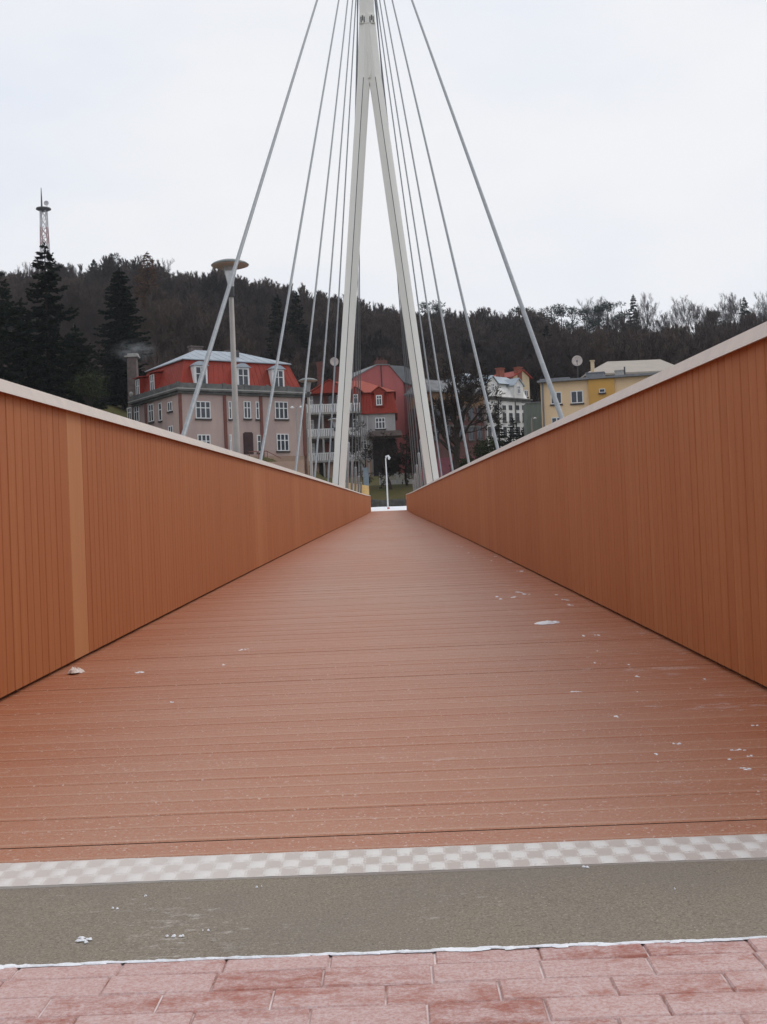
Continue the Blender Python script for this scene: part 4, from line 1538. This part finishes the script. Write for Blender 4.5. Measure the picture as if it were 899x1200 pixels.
# green grey mesh shed and small lamp by the yellow building
p = at(627, 500, 140)
M['greenmesh'] = mat('green_grey_sheet', (0.12, 0.15, 0.135), (0.17, 0.20, 0.18), 1.5, 0.8, stretch=(6, 1, 0.4))
zt = at(627, 472, 140).z - p.z
t = thing('green_shed', 'green grey sheet metal shed between the white house and the yellow building', 'shed', (p.x, 140, p.z))
mb = MB()
for i in range(14):
    x = -0.95 + 0.135 * i
    mb.box(x, x + 0.12, 0.0, 3, -4, zt)
mb.build('wall', M['greenmesh'], t)
mb = MB()
l0 = [(-1.1, -0.15, zt + 0.003), (1.1, -0.15, zt + 0.003), (1.1, 3.2, zt + 0.35), (-1.1, 3.2, zt + 0.35)]
mb.hexa(l0, [(x, y, z + 0.08) for x, y, z in l0])
mb.build('roof', M['felt'], t)
def small_lamp(px, py, Y, ln_, label, double=False):
    p = at(px, py, Y)
    t = thing('street_lamp', label, 'street lamp', (p.x, Y, p.z - ln_))
    mb = MB()
    mb.tube([(0, 0, -1), (0, 0, ln_ - 0.5), (0, 0, ln_)], [0.09, 0.07, 0.05], 8)
    mb.build('lamp_pole', M['lamp_pole'], t)
    for sg in ((-1, 1) if double else (1,)):
        mb = MB()
        mb.tube([(0, 0, ln_ - 0.02), (sg * 0.2, 0, ln_ + 0.12), (sg * 0.38, 0, ln_ + 0.02)], 0.035, 6)
        o = mb.build('lamp_arm', M['lamp_pole'], t)
        mb = MB()
        mb.lathe([(0.03, 0.12), (0.2, 0.0), (0.19, -0.06), (0.0, -0.1)], 12, (sg * 0.4, 0, ln_ - 0.02))
        mb.build('lamp_head', M['white'], t, True)
small_lamp(347.5, 477, 108, 8, 'slim double headed street lamp in front of the right wall of the pink house', True)
small_lamp(623, 490, 134, 6, 'small street lamp with a pale head in front of the green grey shed')

# ------------------------------------------------------------------ hillside house and transmitter
YHH = 190.0
while at(88, 372, YHH).z - T(at(88, 372, YHH).x, YHH) > 2.6 and YHH < 380:
    YHH += 1
zg = T(at(88, 372, YHH).x, YHH)
A, B = at(66, 372, YHH), at(101, 372, YHH + 2)
h = House('hillside_house', 'half hidden dark red roofed house on the wooded slope behind the left spruces', (A.x, YHH), (B.x, YHH + 2), 8, zg)
zt = h.hit(88, 372)[1]
mb = MB()
mb.box(0, h.w, 0, 8, -6, zt)
h.add(mb, 'wall', M['whitewall'])
M['oldtile'] = mat('old_red_tiles', (0.13, 0.045, 0.035), (0.10, 0.04, 0.032), 1.5, 0.9)
mb = MB()
zp = h.hit(88, 353)[1]
mb.hexa([(-0.5, -0.6, zt + 0.003), (h.w + 0.5, -0.6, zt + 0.003), (h.w + 0.5, 8.6, zt + 0.003), (-0.5, 8.6, zt + 0.003)], [(0.8, 3.8, zp), (h.w - 0.8, 3.8, zp), (h.w - 0.8, 4.2, zp), (0.8, 4.2, zp)])
rf = h.add(mb, 'roof', M['oldtile'])
u, z = h.hit(97, 378)
h.window(u - 1, u + 0.6, z - 0.7, z + 0.7, 2, 0)
u = h.hit(99, 365)[0]
mb = MB()
mb.box(u - 0.5, u + 0.5, 0.6, 1.2, zt + 0.3, zt + 2.4)
mb.build('chimney', M['old_white'], rf)

YT = 425.0
p = at(53, 300, YT)
zt_, zpl, zan = at(53, 246, YT).z, at(53, 246, YT).z, at(50.5, 220, YT).z
zb0 = T(p.x, YT)
t = thing('transmitter_mast', 'red and white lattice transmitter mast with a dark platform on the hilltop', 'radio mast', (p.x, YT, zb0))
M['mastwhite'] = mat('mast_white', (0.50, 0.49, 0.52), None, 1, 0.6)
M['mastred'] = mat('mast_red', (0.30, 0.15, 0.15), None, 1, 0.6)
hh = zpl - zb0
nseg = 14
for k_ in range(nseg):
    mb = MB()
    za, zb_ = hh * k_ / nseg, hh * (k_ + 1) / nseg
    ha, hb = 1.9 - 0.9 * k_ / nseg, 1.9 - 0.9 * (k_ + 1) / nseg
    ca = [(-ha, -ha), (ha, -ha), (ha, ha), (-ha, ha)]
    cb = [(-hb, -hb), (hb, -hb), (hb, hb), (-hb, hb)]
    for i in range(4):
        j = (i + 1) % 4
        mb.tube([(*ca[i], za), (*cb[i], zb_)], 0.15, 4)
        mb.tube([(*ca[i], za), (*cb[j], zb_)], 0.09, 4)
        mb.tube([(*ca[j], za), (*cb[i], zb_)], 0.09, 4)
        mb.tube([(*cb[i], zb_), (*cb[j], zb_)], 0.09, 4)
    mb.build('lattice_section', M['mastred'] if (k_ // 2) % 2 == 1 else M['mastwhite'], t)
mb = MB()
mb.lathe([(0.001, hh - 0.6), (1.2, hh - 0.5), (2.7, hh + 0.2), (2.6, hh + 0.6), (0.001, hh + 0.6)], 16)
mb.build('platform', M['steel_dark'], t)
mb = MB()
top = zan - zb0
mb.tube([(-0.6, 0, hh), (-0.6, 0, hh + 3.5), (-0.6, 0, top)], [0.35, 0.28, 0.12], 8)
mb.build('antenna', M['steel_dark'], t)
mb = MB()
mb.lathe([(0.001, 0.1), (0.7, 0.0), (0.9, -0.35), (0.001, -0.2)], 12)
mb.v = [(x + 1.3, z - 0.5, y + hh + 2.2) for x, y, z in mb.v]
mb.tube([(1.3, 0, hh + 0.5), (1.3, 0, hh + 3.0)], 0.12, 6)
mb.build('dish_antenna', M['mastwhite'], t)

# ------------------------------------------------------------------ trees
M['bark'] = mat('dark_bark', (0.030, 0.024, 0.021), (0.055, 0.043, 0.037), 4, 0.95, spec=0.1)
M['twigs'] = tint_material('bare_twigs', (0.040, 0.034, 0.036), (0.085, 0.066, 0.062))
M['hazetwigs'] = tint_material('haze_tinted_twigs', (0.055, 0.05, 0.054), (0.11, 0.095, 0.095))  # lighter and greyer: distance haze painted into the twig colour
M['needles'] = tint_material('spruce_needles', (0.005, 0.009, 0.007), (0.024, 0.034, 0.024))
M['pine'] = tint_material('pine_needles', (0.012, 0.024, 0.019), (0.03, 0.05, 0.04))
M['larch'] = tint_material('larch_twigs', (0.06, 0.032, 0.02), (0.15, 0.08, 0.045))

def rv(rg):
    v = Vector((rg.gauss(0, 1), rg.gauss(0, 1), rg.gauss(0, 1)))
    return v.normalized()

def bare_tree(seed, h_, spread=0.55, depth=4, twigs=2, trunk_r=None, first=0.3, wtw=0.05, droop=0.0, nlimb=7, kink=0.18):
    """trunk and limbs as tapered tubes, twigs as slim triangles"""
    rg = random.Random(seed)
    wood, tw = MB(), MB()
    tw.tone = []
    def twig(p, d, ln_):
        e = p + d * ln_
        sd_ = d.cross(rv(rg)).normalized() * wtw
        tw.face(p - sd_, p + sd_, e)
        tw.tone.append(rg.random())
    def grow(p, d, ln_, r_, lv):
        nseg = 4 if lv < 2 else 3
        pts, rr = [p.copy()], [r_]
        q = p.copy()
        dd = d.copy()
        for i in range(nseg):
            dd = (dd + rv(rg) * kink + Vector((0, 0, 0.07 - droop * lv))).normalized()
            q = q + dd * (ln_ / nseg)
            pts.append(q.copy())
            rr.append(r_ * (1 - 0.62 * (i + 1) / nseg))
        wood.tube(pts, rr, 6 if lv < 2 else 4 if lv == 2 else 3, caps=False)
        if lv >= depth:
            for i in range(1, len(pts)):
                for _ in range(twigs):
                    t_ = (rv(rg) * 0.9 + dd + Vector((0, 0, 0.15 - droop * 2))).normalized()
                    twig(pts[i].lerp(pts[i - 1], rg.random()), t_, ln_ * rg.uniform(0.45, 0.9))
            return
        nb = nlimb if lv == 0 else rg.choice((3, 4))
        for b in range(nb):
            f = first + (1 - first) * (b + rg.random()) / nb if lv == 0 else 0.3 + 0.7 * (b + rg.random()) / nb
            i = min(nseg - 1, int(f * nseg))
            s_ = pts[i].lerp(pts[i + 1], f * nseg - i)
            side = rv(rg)
            side = (side - dd * side.dot(dd)).normalized()
            nd = (dd * (1 - spread) + side * spread + Vector((0, 0, 0.12))).normalized()
            grow(s_, nd, ln_ * rg.uniform(0.42, 0.62) * (1.15 - 0.35 * f if lv == 0 else 1), rr[i] * 0.55, lv + 1)
        twl = (dd + rv(rg) * 0.2).normalized()
        grow(pts[-1], twl, ln_ * 0.4, rr[-1] * 0.9, lv + 1)
    grow(Vector((0, 0, -0.3)), Vector((0, 0, 1)), h_ * 0.68, trunk_r or h_ * 0.018, 0)
    return wood, tw

def spruce(seed, h_, rad, whorls=44, dens=0.2, tw_len=0.75, tw_w=0.085, gap=0.0, powr=0.85, droop=0.35, start=0.05, updrift=0.3):
    rg = random.Random(seed)
    wood, nd = MB(), MB()
    nd.tone = []
    wood.tube([(0, 0, -0.5), (0, 0, h_ * 0.5), (0, 0, h_)], [h_ * 0.016, h_ * 0.009, 0.02], 8, caps=False)
    for w_ in range(whorls):
        t_ = start + (1 - start) * (w_ + rg.random() * 0.7) / whorls
        z = h_ * t_
        base_r = rad * (1 - t_) ** powr + 0.12
        for b in range(rg.randint(5, 8)):
            if rg.random() < gap:
                continue
            a = rg.random() * 2 * math.pi
            ln_ = base_r * rg.choice((rg.uniform(0.45, 0.9), rg.uniform(0.8, 1.28)))
            o = Vector((math.cos(a), math.sin(a), 0))
            n_ = max(2, int(ln_ / dens))
            dr = droop * rg.uniform(0.6, 1.3)
            side = Vector((-o.y, o.x, 0))
            pts = []
            for i in range(n_ + 1):
                f = i / n_
                pts.append(Vector((0, 0, z)) + o * ln_ * f + Vector((0, 0, ln_ * (-dr * f + (dr * 0.55 + 0.12 * updrift) * f * f * f))))
            wood.tube([pts[0], pts[len(pts) // 2], pts[-1]], [0.05, 0.03, 0.012], 3, caps=False)
            tn = rg.random()
            for i in range(1, n_ + 1):
                f = i / n_
                for sg in (-1, 1, 0):
                    ll = tw_len * (1.1 - 0.5 * f) * rg.uniform(0.55, 1.2) * (0.4 + 0.6 * min(1, ln_))
                    if sg == 0:
                        d = (o * 0.7 + Vector((0, 0, -0.5 + rg.random() * 0.5)) + rv(rg) * 0.3).normalized()
                    else:
                        d = (o * 0.75 + side * sg * rg.uniform(0.5, 1.0) + Vector((0, 0, -0.32)) + rv(rg) * 0.15).normalized()
                    p = pts[i]
                    e = p + d * ll
                    ww = Vector((0, 0, 1)).cross(d).normalized() * tw_w if rg.random() < 0.5 else Vector((0, 0, tw_w))
                    nd.face(p - ww * 0.5, p.lerp(e, 0.45) - ww, e, p.lerp(e, 0.45) + ww)
                    nd.tone.append(min(1, max(0, 0.35 * tn + 0.5 * rg.random())))
    for i in range(10):
        p = Vector((0, 0, h_ - 0.12 * i))
        d = (rv(rg) * 0.6 + Vector((0, 0, 0.6))).normalized()
        nd.face(p - Vector((tw_w, 0, 0)), p + Vector((tw_w, 0, 0)), p + d * 0.5)
        nd.tone.append(0.4)
    return wood, nd

def pine(seed, h_, rad, clumps=16):
    rg = random.Random(seed)
    wood, nd = MB(), MB()
    nd.tone = []
    wood.tube([(0, 0, -0.5), (0.2, 0, h_ * 0.5), (0, 0.1, h_ * 0.95)], [h_ * 0.014, h_ * 0.011, 0.05], 6, caps=False)
    for c in range(clumps):
        t_ = rg.uniform(0.42, 1.0)
        a = rg.random() * 6.28
        rr = rad * rg.uniform(0.1, 1.0) * (1.25 - t_)
        cc = Vector((math.cos(a) * rr, math.sin(a) * rr, h_ * t_))
        wood.tube([(0, 0, h_ * t_ - 0.8), cc], [0.07, 0.03], 3, caps=False)
        tn = rg.random()
        for i in range(75):
            d = rv(rg)
            p = cc + Vector((d.x * rad * 0.42, d.y * rad * 0.42, d.z * rad * 0.22)) * rg.random() ** 0.4
            d2 = (d + rv(rg) * 0.6 + Vector((0, 0, 0.3))).normalized()
            s_ = d2.cross(rv(rg)).normalized() * 0.13
            nd.face(p - s_, p + s_, p + d2 * rg.uniform(0.4, 0.8))
            nd.tone.append(0.4 * tn + 0.6 * rg.random())
    return wood, nd

def tree(name, parts, wm, lm, label, cat, loc, rz=0, group=None, crown='crown'):
    t = thing(name, label, cat, loc, rz, group)
    parts[0].build('trunk', wm, t, True)
    parts[1].build(crown, lm, t)
    return t

# near spruces on the left
def spruce_at(px, ptop, Y, rad, seed, label, name='spruce_tree', grp='dark spruces on the left', **kw):
    p = at(px, ptop, Y)
    zg = T(p.x, Y)
    h_ = p.z - zg
    return tree(name, spruce(seed, h_, rad, **kw), M['bark'], M['needles'], label, 'tree', (p.x, Y, zg), 0, grp, 'needles')
spruce_at(52, 286, 124, 5.6, 11, 'tallest dark spruce, in front of the transmitter mast at the left', whorls=44, dens=0.11, droop=0.5, tw_w=0.11, powr=0.72, gap=0.12, updrift=1.6)
spruce_at(-2, 316, 120, 5.2, 12, 'dark spruce cut by the left edge of the view', whorls=40, dens=0.11, droop=0.5, tw_w=0.11, powr=0.72, gap=0.12, updrift=1.6)
spruce_at(139, 316, 150, 4.6, 13, 'dark spruce standing just left of the smoking chimney', whorls=66, dens=0.15, droop=0.3, powr=0.65, tw_w=0.12)
spruce_at(24, 352, 122, 5.2, 14, 'low dark spruce filling the gap between the two tall left spruces', whorls=46, dens=0.14, droop=0.4, tw_w=0.12, powr=0.65)
spruce_at(88, 384, 122, 4.6, 15, 'low dark spruce at the right foot of the tallest spruce', whorls=44, dens=0.14, droop=0.35, tw_w=0.12, powr=0.6)
spruce_at(325, 347, 200, 4.2, 16, 'dark broad conifer on the slope behind the right end of the pink house roof', grp='dark conifers above the houses', whorls=50, dens=0.3, tw_w=0.16, droop=0.25, powr=0.7)
spruce_at(347, 343, 205, 4.2, 17, 'taller dark conifer behind the third stay cable, right of its broad neighbour', grp='dark conifers above the houses', whorls=54, dens=0.3, tw_w=0.16, droop=0.25, powr=0.8)
spruce_at(640, 382, 230, 4.6, 18, 'single dark fir on the brown slope above the yellow building', grp='dark conifers above the houses', whorls=44, dens=0.32, tw_w=0.18, droop=0.2)
for px, tp, lab in ((584, 494, 'small dark conifer shrub at the foot of the white house, nearer the second stay cable'), (601, 491, 'pointed dark conifer shrub in front of the white house'), (613, 503, 'low dark conifer shrub at the right foot of the white house')):
    p = at(px, tp, 148)
    q = at(px, 535, 148)
    tree('conifer_shrub', spruce(int(px), p.z - q.z + 1.0, 1.7, whorls=20, dens=0.22, tw_len=0.5, tw_w=0.1, powr=0.7), M['bark'], M['needles'], lab, 'shrub', (p.x, 148, q.z - 1.0), 0, 'conifer shrubs by the white house', 'needles')
# larch
p = at(172, 296, 245)
zg = T(p.x, 245)
tree('larch_tree', spruce(31, p.z - zg, 6.2, whorls=60, dens=0.45, tw_len=1.2, tw_w=0.075, droop=0.0, powr=0.8, start=0.12, updrift=1.5), M['bark'], M['larch'], 'tall orange brown bare larch on the slope above the smoking chimney', 'tree', (p.x, 245, zg), 0, None, 'twigs')
# bare tree between pylon and white house
p = at(537, 562, 118)
zg = T(p.x, 118)
tp = at(525, 425, 118)
w_, t_ = bare_tree(41, (tp.z - zg) * 0.98, 0.62, 4, 4, 0.46, 0.34, 0.035, nlimb=11, kink=0.24)
tree('bare_tree', (w_, t_), M['bark'], M['bark'], 'big black bare tree with forked limbs in front of the red brown house', 'tree', (p.x, 118, zg), 0.6, None, 'twigs')
# dark umbrella tree on the grass
p = at(459, 577, 114)
zg = T(p.x, 114)
w_, t_ = bare_tree(44, 5.6, 0.78, 4, 4, 0.16, 0.45, 0.032, droop=0.06, nlimb=9, kink=0.25)
tree('garden_tree', (w_, t_), M['bark'], M['bark'], 'dark spreading bare tree on the grass bank between the pylon legs', 'tree', (p.x, 114, zg), 0, None, 'twigs')
p = at(478, 570, 116)
zg = T(p.x, 116)
w_, t_ = bare_tree(47, 5.0, 0.8, 4, 4, 0.14, 0.4, 0.032, droop=0.08, nlimb=9, kink=0.25)
tree('garden_tree', (w_, t_), M['bark'], M['bark'], 'low dark bare tree beside the right pylon leg, in front of the garden fence', 'tree', (p.x, 116, zg), 1.0, None, 'twigs')
p = at(428, 570, 120)
zg = T(p.x, 120)
w_, t_ = bare_tree(46, 6.2, 0.6, 4, 2, 0.08, 0.3, 0.02, nlimb=6)
tree('bare_sapling', (w_, t_), M['bark'], M['bark'], 'thin grey bare sapling in front of the pale wall of the balcony house', 'tree', (p.x, 120, zg), 1.0, None, 'twigs')

# ridge trees: individuals along the skyline, sharing a few meshes
random.seed(77)
ridge_proto = []
for i in range(5):
    w_, t_ = bare_tree(60 + i, 14 + i * 0.6, 0.42, 3, 4, 0.15, 0.42, 0.026, droop=-0.06, nlimb=9)
    ridge_proto.append((w_, t_))
protos = []
gname = 'bare trees along the hilltop skyline'
glabel = 'leafless brown tree among the others along the hilltop skyline'
k_ = 0
def ridge_tree(px, Y, s_):
    global k_
    d = ray(px, 400)
    x = d.x / d.y * Y
    z = T(x, Y) - 0.4
    i = k_ % 5
    k_ += 1
    if len(protos) <= i:
        t = tree('ridge_tree', ridge_proto[i], M['hazetwigs'], M['hazetwigs'], glabel, 'tree', (x, Y, z), random.random() * 6, gname, 'twigs')
        t.scale = (s_, s_, s_)
        protos.append(t)
    else:
        dup(protos[i], (x, Y, z), random.random() * 6.28, s_)
pxs = []
x = -10
while x < 925:
    pxs.append(x)
    x += random.uniform(5.5, 9) if x < 690 else random.uniform(7, 15)
for x in pxs:
    if x > 690:
        s_ = random.uniform(0.82, 1.22)
    elif 480 < x < 660:
        s_ = random.uniform(0.5, 0.8)
    else:
        s_ = random.uniform(0.6, 0.92)
    ridge_tree(x, random.uniform(368, 392), s_)
pp = None
def ridge_conifer(px, ptop, Y, label, kind='pine'):
    p = at(px, ptop, Y)
    zg = T(p.x, Y)
    hh_ = max(5, p.z - zg)
    if kind == 'pine':
        tree('pine_tree', pine(int(px * 7), hh_, 4.0), M['bark'], M['pine'], label, 'tree', (p.x, Y, zg), 0, 'dark conifers on the skyline', 'needles')
    else:
        tree('fir_tree', spruce(int(px * 7), hh_, 3.2, whorls=34, dens=0.4, tw_len=1.0, tw_w=0.2, droop=0.15, powr=0.75, start=0.2), M['bark'], M['pine'], label, 'tree', (p.x, Y, zg), 0, 'dark conifers on the skyline', 'needles')
ridge_conifer(742, 346, 372, 'tallest dark fir on the right skyline above the yellow building', 'fir')
for px, tp in ((607, 361), (619, 364), (633, 361), (646, 361), (657, 359), (670, 362), (684, 364), (700, 359), (711, 356)):
    ridge_conifer(px, tp, 370, 'round topped dark pine in the row on the skyline right of the outer stay cable')
ridge_conifer(728, 357, 374, 'dark pine just left of the tallest fir on the skyline')
ridge_conifer(835, 367, 376, 'dark pine among bare trees on the skyline, left of the one by the right railing')
ridge_conifer(872, 349, 374, 'dark fir on the skyline near the right edge, above the railing cap', 'fir')
ridge_conifer(497, 352, 376, 'dark rounded pine on the skyline just right of the right pylon leg')
ridge_conifer(511, 352, 376, 'dark pine on the skyline in line with the fourth right stay cable')
ridge_conifer(132, 300, 372, 'dark pine breaking the skyline above the left smoke', 'pine')
ridge_conifer(110, 304, 372, 'dark fir on the left skyline right of the transmitter mast', 'fir')
ridge_conifer(189, 313, 372, 'small dark fir on the skyline just right of the larch', 'fir')

# wood on the slope: one mass
rg = np.random.default_rng(9)
def arrays(pair):
    vs_, fs_ = [], []
    off = 0
    for mb_ in pair:
        vs_ += mb_.v
        for f in mb_.f:
            if len(f) == 3:
                fs_.append([i + off for i in f])
            else:
                fs_.append([f[0] + off, f[1] + off, f[2] + off])
                fs_.append([f[0] + off, f[2] + off, f[3] + off])
        off += len(mb_.v)
    return np.array(vs_, dtype=np.float32), np.array(fs_, dtype=np.int32)
fprot = []
for i in range(7):
    w_, t_ = bare_tree(200 + i, 11.5, 0.42, 3, 8, 0.15, 0.28, 0.042, droop=-0.08, nlimb=8)
    fprot.append(arrays((w_, t_)))
AV, AF, AT = [], [], []
off = 0
cnt = 0
Y = 176.0
rr = random.Random(21)
while Y < 384:
    step = 4.3 + (Y - 176) * 0.004
    X = -0.37 * Y - 8
    while X < 0.37 * Y + 8:
        x, y = X + rr.uniform(-2, 2), Y + rr.uniform(-2.2, 2.2)
        X += step * rr.uniform(0.75, 1.25)
        a = x / y * 1400
        if a > 190 and y > 292 + 14 * math.sin(a * 0.05) or a < -280 and y < 235 or (a < -150 and y < 190) or (-330 < a < 0 and y < 178) or (120 < a < 360 and y < 205) or (-60 < a < 120 and y < 182):
            continue
        if -5 < y - YHH < 10 and -385 < a < -325:
            continue
        v, f = fprot[rr.randrange(7)]
        s_ = rr.uniform(0.75, 1.25) * (0.72 if y > 345 else 1.0)
        an_ = rr.random() * 6.283
        c_, s2 = math.cos(an_) * s_, math.sin(an_) * s_
        q = np.empty_like(v)
        q[:, 0] = v[:, 0] * c_ - v[:, 1] * s2 + x
        q[:, 1] = v[:, 0] * s2 + v[:, 1] * c_ + y
        q[:, 2] = v[:, 2] * s_ + T(x, y) - 0.3
        AV.append(q)
        AF.append(f + off)
        off += len(v)
        pt = 0.35 + 0.35 * math.sin(x * 0.07 + 1.3) * math.sin(y * 0.05) + rr.uniform(-0.25, 0.25)
        AT.append(np.full(len(f), pt, dtype=np.float32))
        cnt += 1
    Y += step * 0.95
V = np.concatenate(AV)
Fa = np.concatenate(AF)
Tt = np.concatenate(AT)
me = bpy.data.meshes.new('hillside_wood')
me.vertices.add(len(V))
me.vertices.foreach_set('co', V.ravel())
me.loops.add(len(Fa) * 3)
me.loops.foreach_set('vertex_index', Fa.ravel())
me.polygons.add(len(Fa))
me.polygons.foreach_set('loop_start', np.arange(0, len(Fa) * 3, 3, dtype=np.int32))
me.update(calc_edges=True)
at_ = me.attributes.new('tone', 'FLOAT', 'FACE')
at_.data.foreach_set('value', Tt)
M['wood'] = tint_material('hillside_twigs', (0.040, 0.036, 0.037), (0.125, 0.092, 0.08))
me.materials.append(M['wood'])
o = bpy.data.objects.new('hillside_wood', me)
col.objects.link(o)
struct(o, 'stuff', 'brown leafless wood covering the hillside behind the houses')
o['category'] = 'woodland'
print('forest trees', cnt, 'faces', len(Fa))

# green shrubs at the foot of the spruces and by the lawn
M['shrub'] = tint_material('shrub_leaves', (0.02, 0.03, 0.014), (0.06, 0.07, 0.03))
for (px, py, Y, r_, lab) in ((104, 452, 119, 2.2, 'dark green rounded shrub under the spruces above the left railing'), (546, 548, 120, 1.6, 'dark low bush beside the bare tree trunk'), (570, 528, 124, 1.9, 'dark bush below the brown house, by the second right stay cable')):
    p = at(px, py, Y)
    rg2 = random.Random(px)
    mb, wd = MB(), MB()
    mb.tone = []
    for b in range(9):
        d = rv(rg2)
        d.z = abs(d.z)
        wd.tube([(0, 0, -2.5), d * r_ * 0.7], [0.06, 0.02], 4, caps=False)
    for i in range(1500):
        d = rv(rg2)
        q = Vector((d.x * r_, d.y * r_, d.z * r_ * 0.8)) * (rg2.random() ** 0.35) * (0.85 + 0.25 * math.sin(d.x * 5) * math.cos(d.z * 6 + d.y * 4))
        s_ = rv(rg2) * 0.1
        e_ = rv(rg2) * 0.22
        mb.face(q - s_, q + s_, q + e_)
        mb.tone.append(rg2.random())
    t = thing('garden_shrub', lab, 'shrub', (p.x, Y, p.z))
    mb.build('leaves', M['shrub'], t)
    wd.build('stems', M['bark'], t)

# ------------------------------------------------------------------ snow and litter
def snow_blob(mb_, x, y, z, rx, ry, hgt, rg_):
    n_ = 12
    ph = [1 + rg_.uniform(-0.4, 0.4) for _ in range(n_)]
    base = len(mb_.v)
    for (k1, hz) in ((1.0, 0.0), (0.72, 0.7), (0.3, 1.0)):
        for i in range(n_):
            a = 2 * math.pi * i / n_
            mb_.v.append((x + math.cos(a) * rx * k1 * ph[i], y + math.sin(a) * ry * k1 * ph[i], z + hgt * hz * rg_.uniform(0.7, 1.1)))
    for j in range(2):
        for i in range(n_):
            i2 = (i + 1) % n_
            mb_.f.append((base + j * n_ + i, base + j * n_ + i2, base + (j + 1) * n_ + i2, base + (j + 1) * n_ + i))
    mb_.f.append(tuple(base + 2 * n_ + i for i in range(n_)))
def ground_hit(px, py, zf):
    d = ray(px, py)
    lo, hi = 0.8, 93.0
    for _ in range(60):
        y = (lo + hi) / 2
        if y * d.z / d.y > zf(y):
            lo = y
        else:
            hi = y
    return Vector((d.x / d.y * y, y, zf(y)))
rg3 = random.Random(8)
mb = MB()
for (px, py, wp, hp) in ((597, 659, 7, 4), (609, 669.5, 9, 4), (580, 652, 6, 3), (608, 694, 10, 3.5), (617, 696, 8, 3), (603, 700, 9, 3), (580, 699, 9, 2.5), (586, 702, 8, 2), (556, 654, 5, 3), (549, 648, 5, 2.5), (541, 641, 4, 2), (576, 657, 5, 2), (662, 703, 8, 2), (667, 709, 10, 2), (684, 745, 7, 3), (699, 744, 6, 3), (700, 763, 4, 2), (745, 793, 6, 2), (697, 777, 4, 2), (737, 779, 4, 1.5), (747, 811, 3, 2), (826, 796, 4, 2), (482, 604, 4, 2), (536, 640, 4, 2), (598, 652, 5, 2), (652, 697, 5, 1.5), (287, 761.5, 13, 2), (165, 788, 17, 2), (263, 779, 8, 1.5), (202, 823, 7, 2), (768, 884, 9, 2.5), (793, 872, 12, 2.5), (865, 879, 18, 2.5), (884, 887, 20, 4), (852, 890, 10, 2.5), (874, 901, 18, 3), (885, 850, 10, 2), (671, 811, 22, 2), (720, 840, 9, 3)):
    p = ground_hit(px, py, dz)
    sx_ = wp * 0.5 * p.y / F
    sy_ = min(0.08, hp * 0.5 * p.y * p.y / (F * 0.69))
    for j in range(1 if wp < 6 else 3 if wp < 12 else 7):
        f_ = 0.62 if wp < 6 else 0.42 if wp < 12 else 0.24
        x_ = p.x + (rg3.uniform(-0.8, 0.8) * sx_ if wp >= 6 else 0)
        y_ = p.y + (rg3.uniform(-0.7, 0.7) * sy_ if wp >= 6 else 0)
        snow_blob(mb, x_, y_, dz(y_) + 0.0005, sx_ * f_ * rg3.uniform(0.6, 1.3), sy_ * f_ * rg3.uniform(0.6, 1.3), 0.002, rg3)
for (px, py, wp, hp) in ((98, 1103, 30, 6), (205, 1097, 22, 4), (241, 1092, 9, 3), (138, 1066, 14, 2.5), (170, 1051, 10, 2), (305, 1040, 12, 2), (690, 1017, 14, 3), (560, 1018, 9, 2), (793, 1043, 6, 2)):
    for j in range(5 if wp > 20 else 2):
        p = ground_hit(px + rg3.uniform(-0.45, 0.45) * wp, py + rg3.uniform(-0.5, 0.5) * hp, lambda y: GZ)
        snow_blob(mb, p.x, p.y, GZ + 0.0015, wp * rg3.uniform(0.05, 0.16) * p.y / F, hp * 0.13 * p.y * p.y / (F * 0.66), 0.003, rg3)
# thin line of snow along the pavers' edge
x = -2.2
while x < 2.2:
    wd_ = rg3.uniform(0.008, 0.03)
    hh_ = rg3.uniform(0.0015, 0.005) * (1 + 0.5 * math.sin(x * 7)) 
    snow_blob(mb, x, 1.8985 + rg3.uniform(-0.003, 0.003), GZ + 0.0005, wd_, hh_, 0.003, rg3)
    x += wd_ * 0.9
o = mb.build('snow_flecks', M['snow'], smooth=True)
struct(o, 'stuff', 'scattered flecks and thin lines of snow on the deck and path')
o['category'] = 'snow'
p = ground_hit(641, 730.5, dz)
mb = MB()
snow_blob(mb, 0, 0, 0, 0.055, 0.075, 0.014, random.Random(4))
snow_blob(mb, 0.045, 0.02, 0.001, 0.03, 0.04, 0.008, random.Random(5))
tag(mb.build('snow_patch', M['snow'], smooth=True, loc=p), 'white oval snow patch on the deck right of the middle', 'snow')
p = ground_hit(92, 789, dz)
mb = MB()
rg4 = random.Random(12)
for i in range(7):
    snow_blob(mb, rg4.uniform(-0.03, 0.03), rg4.uniform(-0.03, 0.03), rg4.uniform(0, 0.012), rg4.uniform(0.012, 0.022), rg4.uniform(0.015, 0.03), rg4.uniform(0.012, 0.024), rg4)
M['dirty_snow'] = mat('dirty_snow', (0.62, 0.50, 0.42), (0.78, 0.72, 0.68), 40, 0.8)
tag(mb.build('snow_lump', M['dirty_snow'], loc=p), 'small crumpled lump of dirty snow at the foot of the left railing', 'snow')

# ------------------------------------------------------------------ thin winter haze
m, n_, p_, l_ = newmat('haze')
n_.nodes.remove(p_)
vo = n_.nodes.new('ShaderNodeVolumePrincipled')
vo.inputs['Color'].default_value = (0.86, 0.90, 0.97, 1)
vo.inputs['Density'].default_value = 0.00015
vo.inputs['Anisotropy'].default_value = 0.2
l_(vo.outputs['Volume'], n_.nodes['Material Output'].inputs['Volume'])
mb = MB()
mb.box(-440, 440, -80, 720, -8, 150)
struct(mb.build('haze', m), 'stuff')
